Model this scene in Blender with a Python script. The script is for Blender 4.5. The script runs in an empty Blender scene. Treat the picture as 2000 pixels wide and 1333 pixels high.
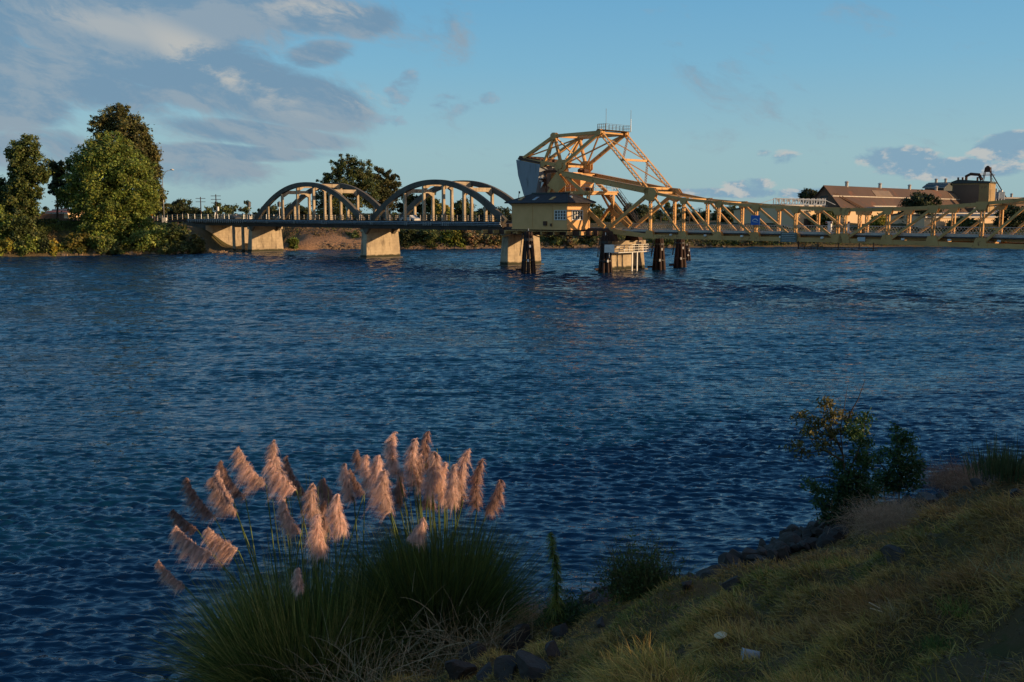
import bpy, bmesh, math, random
import numpy as np
from mathutils import Vector, Matrix
C = bpy.context.scene
R = math.radians
PI = math.pi
# ---------------------------------------------------------------- camera
EYE = 9.5
FPX = 1944.0                       # focal length in pixels of a 2000 px wide picture
PITCH = math.atan(251.5 / FPX)
cam_d = bpy.data.cameras.new('camera'); cam = bpy.data.objects.new('camera', cam_d)
C.collection.objects.link(cam); C.camera = cam
cam_d.sensor_width = 36; cam_d.lens = FPX / 2000 * 36
cam_d.clip_start = 0.1; cam_d.clip_end = 12000
cam.location = (0, 0, EYE); cam.rotation_euler = (PI / 2 - PITCH, 0, 0)
# ---------------------------------------------------------------- colour management
C.view_settings.view_transform = 'Standard'; C.view_settings.look = 'None'
C.view_settings.gamma = 1; C.view_settings.exposure = 0.32
C.view_settings.use_curve_mapping = False
C.cycles.max_bounces = 5; C.cycles.diffuse_bounces = 2; C.cycles.glossy_bounces = 3
C.cycles.transmission_bounces = 2; C.cycles.transparent_max_bounces = 4
# ---------------------------------------------------------------- sun
SUN_EL = R(11.0)
SUN_H = (0.975, -0.222)            # horizontal direction towards the sun
sd = bpy.data.lights.new('sun', 'SUN'); so = bpy.data.objects.new('sun', sd); C.collection.objects.link(so)
sd.energy = 4.6; sd.angle = R(0.5); sd.color = (1.0, 0.67, 0.37)
sv = Vector((SUN_H[0] * math.cos(SUN_EL), SUN_H[1] * math.cos(SUN_EL), math.sin(SUN_EL)))
so.rotation_euler = sv.to_track_quat('Z', 'Y').to_euler()
# ---------------------------------------------------------------- picture ray helpers (used only to work out real positions)
cp, sp_ = math.cos(PITCH), math.sin(PITCH)
def ray(px, py):
    x = (px - 1000) / FPX; y = (666.5 - py) / FPX
    return (x, cp + y * sp_, -sp_ + y * cp)
def at(px, py, Y):
    r = ray(px, py); k = Y / r[1]
    return (r[0] * k, Y, EYE + r[2] * k)
def azel(px, py):
    r = ray(px, py)
    return math.atan2(r[0], r[1]), math.atan2(r[2], math.hypot(r[0], r[1]))
# bridge frame: s along the bridge, t across it (away from the camera), z up
BO = (-0.7, 175.9); BS = (0.709, -0.705); BT = (0.705, 0.709)
BROT = math.atan2(BS[1], BS[0])
def BW(s, t, z=0.0): return (BO[0] + BS[0] * s + BT[0] * t, BO[1] + BS[1] * s + BT[1] * t, z)
def on(px, py, t=0.0):
    r = ray(px, py)
    k = (t + BO[0] * BT[0] + BO[1] * BT[1]) / (r[0] * BT[0] + r[1] * BT[1])
    x, y, z = r[0] * k, r[1] * k, EYE + r[2] * k
    return ((x - BO[0]) * BS[0] + (y - BO[1]) * BS[1], z)
# ---------------------------------------------------------------- world
w = bpy.data.worlds.new('World'); C.world = w; w.use_nodes = True
nt = w.node_tree; nt.nodes.clear()
def N(t, typ, **kw):
    n = t.nodes.new(typ)
    for k, v in kw.items(): setattr(n, k, v)
    return n
class NB:
    """small node builder"""
    def __init__(s, t): s.t = t
    def put(s, sock, v):
        if hasattr(v, 'node'): s.t.links.new(v, sock)
        else: sock.default_value = v
    def m(s, op, a, b=0.0, c=None, clamp=False):
        n = N(s.t, 'ShaderNodeMath', operation=op); n.use_clamp = clamp
        s.put(n.inputs[0], a); s.put(n.inputs[1], b)
        if c is not None: s.put(n.inputs[2], c)
        return n.outputs[0]
    def ss(s, v, lo, hi):
        n = N(s.t, 'ShaderNodeMapRange', interpolation_type='SMOOTHSTEP')
        s.put(n.inputs[0], v); s.put(n.inputs[1], lo); s.put(n.inputs[2], hi); n.inputs[3].default_value = 0; n.inputs[4].default_value = 1
        return n.outputs[0]
    def mix(s, f, a, b, blend='MIX'):
        n = N(s.t, 'ShaderNodeMix', data_type='RGBA', blend_type=blend)
        s.put(n.inputs[0], f)
        for i, v in ((6, a), (7, b)):
            if hasattr(v, 'node'): s.t.links.new(v, n.inputs[i])
            else: n.inputs[i].default_value = (*v, 1) if len(v) == 3 else v
        return n.outputs[2]
    def comb(s, x, y, z):
        n = N(s.t, 'ShaderNodeCombineXYZ'); s.put(n.inputs[0], x); s.put(n.inputs[1], y); s.put(n.inputs[2], z); return n.outputs[0]
    def noise(s, vec, scale, detail=6, rough=.55, dist=0.0, dims='3D'):
        n = N(s.t, 'ShaderNodeTexNoise', noise_dimensions=dims)
        if vec is not None: s.t.links.new(vec, n.inputs['Vector'])
        n.inputs['Scale'].default_value = scale; n.inputs['Detail'].default_value = detail
        n.inputs['Roughness'].default_value = rough; n.inputs['Distortion'].default_value = dist
        return n.outputs[0]
b = NB(nt)
sky = N(nt, 'ShaderNodeTexSky', sky_type='NISHITA'); sky.sun_disc = False
sky.sun_elevation = SUN_EL; sky.sun_rotation = math.atan2(SUN_H[0], SUN_H[1])
sky.altitude = 0; sky.air_density = 1.0; sky.dust_density = 0.6; sky.ozone_density = 2.2
tc = N(nt, 'ShaderNodeTexCoord'); sx = N(nt, 'ShaderNodeSeparateXYZ'); nt.links.new(tc.outputs['Generated'], sx.inputs[0])
X, Y, Z = sx.outputs
az = b.m('ARCTAN2', X, Y); el = b.m('ARCSINE', Z)
warpv = b.comb(b.m('MULTIPLY', az, 6.0), b.m('MULTIPLY', el, 12.0), 3.1)
wz = b.m('SUBTRACT', b.noise(warpv, 1.0, 5, .6), .5)
# streaks fall gently to the right
ca, sa = math.cos(R(-16)), math.sin(R(-16))
ua = b.m('ADD', b.m('MULTIPLY', az, ca), b.m('MULTIPLY', el, sa))
va = b.m('SUBTRACT', b.m('MULTIPLY', el, ca), b.m('MULTIPLY', az, sa))
va = b.m('ADD', va, b.m('MULTIPLY', wz, .045))
cv = b.comb(b.m('MULTIPLY', ua, 8.0), b.m('MULTIPLY', va, 19.0), 0.37)
n1 = b.noise(cv, 1.0, 10, .66, .35)
cv2 = b.comb(b.m('ADD', b.m('MULTIPLY', ua, 8.0), .16), b.m('ADD', b.m('MULTIPLY', va, 19.0), -.26), 0.37)
n2 = b.noise(cv2, 1.0, 8, .66, .35)
pv = b.comb(b.m('MULTIPLY', az, 34.0), b.m('MULTIPLY', el, 60.0), 5.2)
n3 = b.noise(pv, 1.0, 7, .62, .3)
def ell(px, py, rx, ry, rot=0, gain=1.0):
    a0, e0 = azel(px, py); rx /= FPX; ry /= FPX
    c_, s_ = math.cos(R(rot)), math.sin(R(rot))
    da = b.m('SUBTRACT', az, a0); de = b.m('SUBTRACT', el, e0)
    p = b.m('DIVIDE', b.m('ADD', b.m('MULTIPLY', da, c_), b.m('MULTIPLY', de, s_)), rx)
    q = b.m('DIVIDE', b.m('SUBTRACT', b.m('MULTIPLY', de, c_), b.m('MULTIPLY', da, s_)), ry)
    d = b.m('SQRT', b.m('ADD', b.m('MULTIPLY', p, p), b.m('MULTIPLY', q, q)))
    return b.m('MULTIPLY', b.ss(d, 1.0, 0.25), gain)
def union(lst):
    r = lst[0]
    for q in lst[1:]: r = b.m('MAXIMUM', r, q)
    return r
# big bank upper left, then its streaky skirt
big = union([ell(150, 20, 560, 95, -3), ell(560, 20, 260, 60, -6), ell(330, 110, 420, 110, -13), ell(560, 190, 240, 75, -9), ell(120, 150, 260, 70, -8, .8),
             ell(620, 105, 110, 40, 10, .8), 
             ell(520, 265, 230, 34, -6, .85), ell(40, 200, 130, 70, -5, .8), ell(350, 330, 260, 60, 0, .62), ell(60, 290, 150, 60, 0, .7), ell(700, 45, 110, 45, 5, .75),
             ell(430, 300, 330, 26, 0, .75), ell(-200, 120, 300, 260, 0, 1.0)])
dens = b.ss(b.m('ADD', n1, b.m('MULTIPLY', b.m('SUBTRACT', big, .28), .44)), .42, .66)
small = union([ell(785, 180, 60, 90, -40, .66), ell(885, 205, 95, 45, -5, .62), ell(955, 192, 44, 26, 0, .56), ell(760, 235, 80, 24, -4, .6), ell(1760, 312, 125, 40, -4), ell(1960, 290, 90, 45, 4), ell(1850, 330, 210, 34, 0, .95), ell(1540, 312, 60, 32, -5, .60), ell(1610, 325, 30, 20, 0, .52),
               ell(1460, 362, 90, 26, 0, .74), ell(1400, 378, 260, 20, 0, .78), ell(1640, 380, 260, 24, 0, .8), ell(1985, 270, 60, 24, 0, .9), ell(1487, 300, 36, 14, 0, .54), ell(2200, 300, 200, 60, 0, 1)])
sdens = b.ss(b.m('ADD', n3, b.m('MULTIPLY', b.m('SUBTRACT', small, .5), .75)), .46, .72)
shine = b.ss(b.m('SUBTRACT', n1, n2), -.09, .11)
glow = union([ell(420, 125, 240, 50, -25), ell(720, 195, 70, 30, 0), ell(620, 20, 140, 30, 0, .9), ell(250, 60, 200, 30, -10, .6)])
lit = b.m('MULTIPLY', shine, b.m('ADD', b.m('MULTIPLY', glow, .65), .30), clamp=True)
ccol = b.mix(lit, (.135, .225, .32), (.42, .405, .375))
pv2 = b.comb(b.m('ADD', b.m('MULTIPLY', az, 34.0), .30), b.m('ADD', b.m('MULTIPLY', el, 60.0), .55), 5.2)
slit = b.ss(b.m('SUBTRACT', n3, b.noise(pv2, 1.0, 5, .62, .3)), -.03, .16)
slit = b.m('MULTIPLY', slit, b.m('ADD', b.m('MULTIPLY', b.ss(az, -.03, .12), .75), .25))
scol = b.mix(slit, (.17, .28, .38), (.42, .42, .41))
SKYK = 0.10
def vscale(col, k):
    n = N(nt, 'ShaderNodeVectorMath', operation='SCALE'); nt.links.new(col, n.inputs[0]); n.inputs[3].default_value = k; return n.outputs[0]
k = 1.0 / SKYK
ramp = N(nt, 'ShaderNodeValToRGB'); cr = ramp.color_ramp
for i_, (p_, c_) in enumerate(((0.0, (.25, .40, .44)), (.06, (.245, .41, .47)), (.14, (.160, .37, .52)), (.26, (.085, .29, .51)), (.55, (.062, .225, .46)), (1.0, (.028, .12, .30)))):
    e_ = cr.elements[i_] if i_ < 2 else cr.elements.new(p_)
    e_.position = p_; e_.color = (*c_, 1)
nt.links.new(b.m('MAXIMUM', Z, 0.0), ramp.inputs[0])
def vscale(col, k):
    n = N(nt, 'ShaderNodeVectorMath', operation='SCALE'); nt.links.new(col, n.inputs[0]); n.inputs[3].default_value = k; return n.outputs[0]
skyc = b.mix(.85, sky.outputs[0], vscale(ramp.outputs[0], k))
# warm glow round the sun and pale sky behind the camera, both unseen and added as fill
dt = N(nt, 'ShaderNodeVectorMath', operation='DOT_PRODUCT'); nt.links.new(tc.outputs['Generated'], dt.inputs[0]); dt.inputs[1].default_value = tuple(sv)
skyc = b.mix(b.m('MULTIPLY', b.ss(dt.outputs['Value'], .62, 1.0), .6), skyc, vscale(b.mix(0.0, (1.1, .66, .34), (1, 1, 1)), k))
skyc = b.mix(b.m('MULTIPLY', b.ss(b.m('MULTIPLY', Y, -1.0), .0, .65), .35), skyc, vscale(b.mix(0.0, (.24, .25, .25), (1, 1, 1)), k))
c1 = b.mix(b.m('MULTIPLY', dens, .88), skyc, vscale(ccol, k))
c2 = b.mix(b.m('MULTIPLY', sdens, .85), c1, vscale(scol, k))
bg = N(nt, 'ShaderNodeBackground'); nt.links.new(c2, bg.inputs[0]); bg.inputs[1].default_value = SKYK
ow = N(nt, 'ShaderNodeOutputWorld'); nt.links.new(bg.outputs[0], ow.inputs[0])

# ---------------------------------------------------------------- object helpers
def tag(o, label=None, cat=None, group=None, kind=None):
    if label: o['label'] = label
    if cat: o['category'] = cat
    if group: o['group'] = group
    if kind: o['kind'] = kind
    return o
def thing(name, label, cat, loc=(0, 0, 0), rz=0.0, group=None):
    o = bpy.data.objects.new(name, None); C.collection.objects.link(o); o.empty_display_size = .2
    o.location = loc; o.rotation_euler = (0, 0, rz)
    return tag(o, label, cat, group)
def link(name, me, mat, parent=None, loc=None):
    o = bpy.data.objects.new(name, me); C.collection.objects.link(o)
    if mat is not None and not me.materials: me.materials.append(mat)
    if parent is not None: o.parent = parent
    if loc is not None: o.location = loc
    return o
def np_mesh(name, V, F, tint=None, smooth=False):
    V = np.asarray(V, np.float32); F = np.asarray(F, np.int32)
    me = bpy.data.meshes.new(name); k = F.shape[1]
    me.vertices.add(len(V)); me.vertices.foreach_set('co', V.ravel())
    me.loops.add(F.size); me.loops.foreach_set('vertex_index', F.ravel())
    me.polygons.add(len(F)); me.polygons.foreach_set('loop_start', np.arange(0, F.size, k, dtype=np.int32))
    if smooth: me.polygons.foreach_set('use_smooth', np.ones(len(F), bool))
    if tint is not None:
        a = me.color_attributes.new('tint', 'FLOAT_COLOR', 'POINT')
        c = np.ones((len(V), 4), np.float32); c[:, :3] = tint; a.data.foreach_set('color', c.ravel())
    me.update(calc_edges=True)
    return me
class MB:
    """collects boxes, beams and tubes in a thing's local frame"""
    def __init__(s): s.v = []; s.f = []
    def add(s, vs, fs):
        o = len(s.v); s.v += [tuple(v) for v in vs]; s.f += [tuple(i + o for i in f) for f in fs]
    def box(s, x0, x1, y0, y1, z0, z1):
        s.add([(x0, y0, z0), (x1, y0, z0), (x1, y1, z0), (x0, y1, z0), (x0, y0, z1), (x1, y0, z1), (x1, y1, z1), (x0, y1, z1)],
              [(0, 3, 2, 1), (4, 5, 6, 7), (0, 1, 5, 4), (1, 2, 6, 5), (2, 3, 7, 6), (3, 0, 4, 7)])
    def beam(s, p, q, wy, h, ref=(0, 1, 0)):
        """rectangular bar p->q; wy its width along ref, h the other way"""
        p = Vector(p); q = Vector(q); d = (q - p).normalized(); r = Vector(ref)
        a = (r - d * r.dot(d))
        if a.length < 1e-4: a = Vector((1, 0, 0)) - d * d.x
        a.normalize(); c = d.cross(a); a *= wy / 2; c *= h / 2
        s.add([p - a - c, p + a - c, p + a + c, p - a + c, q - a - c, q + a - c, q + a + c, q - a + c],
              [(0, 3, 2, 1), (4, 5, 6, 7), (0, 1, 5, 4), (1, 2, 6, 5), (2, 3, 7, 6), (3, 0, 4, 7)])
    def laced(s, p, q, wy, h, ref=(0, 1, 0), pitch=None, fl=.07):
        """two channels h apart joined by zigzag lacing on both faces"""
        p = Vector(p); q = Vector(q); d = (q - p); L = d.length; d.normalize(); r = Vector(ref)
        a = (r - d * r.dot(d)).normalized(); c = d.cross(a)
        for sg in (-1, 1):
            o = c * (sg * (h / 2 - fl / 2)); s.beam(p + o, q + o, wy, fl, ref)
        pitch = pitch or h * .9; n = max(2, int(L / pitch))
        for face in (-1, 1):
            for i in range(n):
                t0, t1 = L * i / n, L * (i + 1) / n; sg = 1 if i % 2 else -1
                o = a * (face * (wy / 2 - .012)); k_ = h / 2 - fl
                s.beam(p + d * t0 + c * (sg * k_) + o, p + d * t1 - c * (sg * k_) + o, .024, .06, a)
    def poly(s, pts, y0, y1):
        """prism: outline pts in (x, z) between y0 and y1"""
        n = len(pts); vs = [(x, y0, z) for x, z in pts] + [(x, y1, z) for x, z in pts]
        fs = [tuple(range(n)), tuple(range(2 * n - 1, n - 1, -1))] + [(i + n, (i + 1) % n + n, (i + 1) % n, i) for i in range(n)]
        s.add(vs, fs)
    def tube(s, pts, rad, n=8, cap=True):
        pts = [Vector(p) for p in pts]; m_ = len(pts)
        if not hasattr(rad, '__len__'): rad = [rad] * m_
        vs = []; up = Vector((.13, .21, .97))
        for i, p in enumerate(pts):
            d = (pts[min(i + 1, m_ - 1)] - pts[max(i - 1, 0)]).normalized()
            a = d.cross(up)
            if a.length < .05: a = d.cross(Vector((1, 0, 0)))
            a.normalize(); c = d.cross(a)
            for k_ in range(n):
                th = 2 * PI * k_ / n; vs.append(p + (a * math.cos(th) + c * math.sin(th)) * rad[i])
        fs = [(i * n + k_, i * n + (k_ + 1) % n, (i + 1) * n + (k_ + 1) % n, (i + 1) * n + k_) for i in range(m_ - 1) for k_ in range(n)]
        if cap: fs += [tuple(range(n - 1, -1, -1)), tuple(range((m_ - 1) * n, m_ * n))]
        s.add(vs, fs)
    def build(s, name, mat, parent=None, loc=None, bevel=0.0, smooth=False):
        me = bpy.data.meshes.new(name); me.from_pydata([tuple(v) for v in s.v], [], s.f)
        bm = bmesh.new(); bm.from_mesh(me); bmesh.ops.recalc_face_normals(bm, faces=bm.faces); bm.to_mesh(me); bm.free()
        if smooth: me.polygons.foreach_set('use_smooth', np.ones(len(me.polygons), bool))
        o = link(name, me, mat, parent, loc)
        if bevel:
            m_ = o.modifiers.new('bevel', 'BEVEL'); m_.width = bevel; m_.segments = 2; m_.limit_method = 'ANGLE'
        return o
def dup(o, parent=None, loc=None, rz=None, label=None):
    c = o.copy(); C.collection.objects.link(c)
    if parent is not None: c.parent = parent
    if loc is not None: c.location = loc
    if rz is not None: c.rotation_euler = (0, 0, rz)
    if label: c['label'] = label
    for ch in list(o.children): dup(ch, c)
    return c
# ---------------------------------------------------------------- materials
def new_mat(name):
    m_ = bpy.data.materials.new(name); m_.use_nodes = True; t = m_.node_tree
    p = t.nodes['Principled BSDF']; return m_, t, NB(t), p
def mat_mottle(name, c0, c1, scale=1.0, rough=.8, c2=None, t2=.62, bump=0.0, s2=None, metallic=0, stretch=(1, 1, 1), spec=.3):
    m_, t, q, p = new_mat(name)
    tcn = N(t, 'ShaderNodeNewGeometry'); mp = N(t, 'ShaderNodeMapping'); t.links.new(tcn.outputs['Position'], mp.inputs[0]); mp.inputs['Scale'].default_value = stretch
    v = mp.outputs[0]
    n_ = q.noise(v, scale, 6, .6)
    col = q.mix(q.ss(n_, .3, .7), c0, c1)
    if c2: col = q.mix(q.ss(q.noise(v, s2 or scale * 2.7, 7, .65, .4), t2, t2 + .12), col, c2)
    t.links.new(col, p.inputs['Base Color']); p.inputs['Roughness'].default_value = rough; p.inputs['Metallic'].default_value = metallic
    p.inputs['Specular IOR Level'].default_value = spec
    if bump:
        bn = N(t, 'ShaderNodeBump'); bn.inputs['Strength'].default_value = .6; bn.inputs['Distance'].default_value = bump
        t.links.new(q.noise(v, scale * 5, 6, .6), bn.inputs['Height']); t.links.new(bn.outputs[0], p.inputs['Normal'])
    return m_
def mat_tint(name, rough=.6, trans=.25, spec=.25):
    m_, t, q, p = new_mat(name)
    a = N(t, 'ShaderNodeAttribute', attribute_name='tint')
    t.links.new(a.outputs['Color'], p.inputs['Base Color']); p.inputs['Roughness'].default_value = rough
    p.inputs['Specular IOR Level'].default_value = spec
    if trans:
        tr = N(t, 'ShaderNodeBsdfTranslucent'); t.links.new(a.outputs['Color'], tr.inputs[0])
        mx = N(t, 'ShaderNodeMixShader'); mx.inputs[0].default_value = trans
        t.links.new(p.outputs[0], mx.inputs[1]); t.links.new(tr.outputs[0], mx.inputs[2])
        t.links.new(mx.outputs[0], t.nodes['Material Output'].inputs[0])
    return m_
M = {}
M['steel'] = mat_mottle('ochre_steel_paint', (.60, .345, .12), (.49, .26, .085), .35, .55, (.22, .09, .035), .57, s2=1.3)
M['ochre_wall'] = mat_mottle('ochre_wall_paint', (.72, .40, .155), (.63, .345, .125), .5, .6, (.46, .26, .11), .68, s2=.9)
M['roof_dark'] = mat_mottle('dark_roofing', (.028, .026, .027), (.05, .045, .045), 1.5, .8, bump=.01)
def concrete():
    m_, t, q, p = new_mat('weathered_concrete'); g = N(t, 'ShaderNodeNewGeometry').outputs['Position']
    mp = N(t, 'ShaderNodeMapping'); t.links.new(g, mp.inputs[0]); mp.inputs['Scale'].default_value = (1, 1, .16)
    col = q.mix(q.ss(q.noise(g, .5, 6, .65), .35, .65), (.47, .38, .255), (.33, .265, .18))
    col = q.mix(q.m('MULTIPLY', q.ss(q.noise(mp.outputs[0], 1.6, 6, .65, .3), .52, .68), .75), col, (.13, .105, .075))
    sz = N(t, 'ShaderNodeSeparateXYZ'); t.links.new(g, sz.inputs[0])
    lines = q.m('LESS_THAN', q.m('FRACT', q.m('DIVIDE', sz.outputs[2], .62)), .05); col = q.mix(q.m('MULTIPLY', lines, .35), col, (.12, .10, .07))
    col = q.mix(q.ss(q.m('SUBTRACT', q.m('ADD', .55, q.m('MULTIPLY', q.noise(g, 1.2, 5, .6), .7)), sz.outputs[2]), 0.0, .35), col, (.045, .045, .028))
    t.links.new(col, p.inputs['Base Color']); p.inputs['Roughness'].default_value = .9; p.inputs['Specular IOR Level'].default_value = .2
    bn = N(t, 'ShaderNodeBump'); bn.inputs['Distance'].default_value = .03; t.links.new(q.noise(g, 3, 6, .65), bn.inputs['Height']); t.links.new(bn.outputs[0], p.inputs['Normal'])
    return m_
M['concrete'] = concrete()
M['concrete_dark'] = mat_mottle('stained_shaded_concrete', (.135, .118, .09), (.085, .075, .06), .5, .9, (.04, .036, .032), .6, bump=.02, s2=1.1, stretch=(1, 1, .5))  # arch rib shade put into this darker concrete, besides the stain mottling
M['deck_conc'] = mat_mottle('shaded_deck_concrete', (.075, .058, .045), (.045, .036, .03), .5, .9, (.12, .10, .08), .66, bump=.02, s2=1.3, stretch=(1, 1, .35))  # shade of the deck fascia put into this near-black concrete
M['cw'] = mat_mottle('grey_counterweight_concrete', (.27, .29, .31), (.22, .24, .255), .5, .85, (.13, .135, .14), .58, s2=1.6, stretch=(1, 1, .14))
M['timber'] = mat_mottle('creosoted_timber', (.030, .017, .013), (.055, .030, .022), 1.2, .8, (.085, .045, .032), .6, bump=.02, stretch=(1, 1, .25))
M['white'] = mat_mottle('white_paint', (.78, .77, .72), (.66, .64, .58), 1.5, .5)
M['rail'] = mat_mottle('faded_white_railing', (.52, .47, .40), (.40, .35, .29), 1.2, .6)
M['galv'] = mat_mottle('galvanised_metal', (.42, .44, .45), (.32, .34, .35), 3, .4, metallic=.5)
M['dark_metal'] = mat_mottle('dark_metal', (.03, .03, .032), (.05, .048, .045), 2, .5)
M['rust'] = mat_mottle('rusty_steel', (.11, .05, .028), (.06, .035, .025), 1.5, .8)
M['asphalt'] = mat_mottle('asphalt', (.05, .05, .05), (.07, .068, .065), .6, .9)
M['glass'] = mat_mottle('dark_glass', (.02, .028, .035), (.035, .045, .055), 1, .12, spec=.6)
M['blue'] = mat_mottle('blue_sign_face', (.02, .12, .42), (.02, .12, .42), 1, .4)
M['sign_grey'] = mat_mottle('weathered_grey_sign', (.12, .14, .12), (.10, .115, .10), 1, .6)
M['cream'] = mat_mottle('cream_plaster', (.68, .50, .30), (.60, .43, .26), .15, .85, (.45, .32, .2), .66, s2=.3)
M['cream_dull'] = mat_mottle('dull_skylight', (.22, .15, .09), (.17, .12, .075), .3, .6)
M['brown_wall'] = mat_mottle('brown_corrugated_wall', (.16, .10, .065), (.12, .075, .05), .12, .8)
M['rust_roof'] = mat_mottle('rusty_corrugated_roof', (.105, .062, .038), (.07, .042, .028), .05, .75, (.15, .06, .028), .56, s2=.12)
M['yellow_metal'] = mat_mottle('yellowed_corrugated_metal', (.36, .24, .09), (.26, .17, .07), .1, .6, (.14, .08, .04), .6, s2=.3)
M['slate'] = mat_mottle('green_grey_metal_roof', (.05, .065, .06), (.035, .045, .045), .2, .6)
M['leaf'] = mat_tint('foliage', .55, .28)
M['blade'] = mat_tint('grass_blades', .6, .25)
M['plume'] = mat_tint('pampas_plume', .85, .35, .1)
M['bark'] = mat_mottle('bark', (.09, .065, .045), (.055, .04, .03), 2, .9, bump=.03, stretch=(1, 1, .3))
M['palebark'] = mat_mottle('pale_bark', (.28, .24, .19), (.18, .15, .12), 1, .9, stretch=(1, 1, .3))
M['rock'] = mat_mottle('riprap_rock', (.038, .030, .025), (.070, .054, .043), 2.6, .85, (.15, .115, .09), .64, bump=.05, s2=6)
M['orange'] = mat_mottle('orange_sign', (.75, .35, .02), (.75, .35, .02), 1, .5)
M['teal'] = mat_mottle('green_sign', (.10, .42, .28), (.10, .42, .28), 1, .5)
M['paper'] = mat_mottle('paper_cup_white', (.50, .52, .54), (.42, .44, .47), 12, .5)
M['redroof'] = mat_mottle('red_tile_roof', (.32, .10, .06), (.25, .09, .06), .5, .8)
M['tire'] = mat_mottle('tyre_rubber', (.02, .02, .02), (.03, .03, .03), 3, .8)
M['carwhite'] = mat_mottle('white_car_paint', (.6, .6, .58), (.55, .55, .53), 1, .3, spec=.5)
def ground_mat(name, cols, sc, bump=.05):
    m_, t, q, p = new_mat(name)
    g = N(t, 'ShaderNodeNewGeometry').outputs['Position']
    col = q.mix(q.ss(q.noise(g, sc[0], 6, .6), .38, .62), cols[0], cols[1])
    col = q.mix(q.ss(q.noise(g, sc[1], 7, .65, .3), .50, .62), col, cols[2])
    if len(cols) > 3: col = q.mix(q.ss(q.noise(g, sc[2], 7, .65, .3), .55, .66), col, cols[3])
    t.links.new(col, p.inputs['Base Color']); p.inputs['Roughness'].default_value = .95; p.inputs['Specular IOR Level'].default_value = .1
    bn = N(t, 'ShaderNodeBump'); bn.inputs['Distance'].default_value = bump; bn.inputs['Strength'].default_value = .8
    t.links.new(q.noise(g, sc[1] * 6, 7, .7), bn.inputs['Height']); t.links.new(bn.outputs[0], p.inputs['Normal'])
    return m_
M['bank'] = ground_mat('near_bank_soil', [(.10, .06, .026), (.15, .09, .034), (.07, .055, .018), (.11, .068, .034)], (.6, 2.2, 5.0), .03)
def farbank_mat():
    m_, t, q, p = new_mat('far_bank_soil'); g = N(t, 'ShaderNodeNewGeometry').outputs['Position']; a = N(t, 'ShaderNodeAttribute', attribute_name='tint')
    v = q.m('ADD', .55, q.m('MULTIPLY', q.noise(g, .9, 7, .7), .9)); col = q.mix(1.0, a.outputs['Color'], q.comb(v, v, v), 'MULTIPLY')
    t.links.new(col, p.inputs['Base Color']); p.inputs['Roughness'].default_value = .95; p.inputs['Specular IOR Level'].default_value = .1
    bn = N(t, 'ShaderNodeBump'); bn.inputs['Distance'].default_value = .4; t.links.new(q.noise(g, 1.6, 7, .7), bn.inputs['Height']); t.links.new(bn.outputs[0], p.inputs['Normal'])
    return m_
M['farbank'] = farbank_mat()

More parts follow.
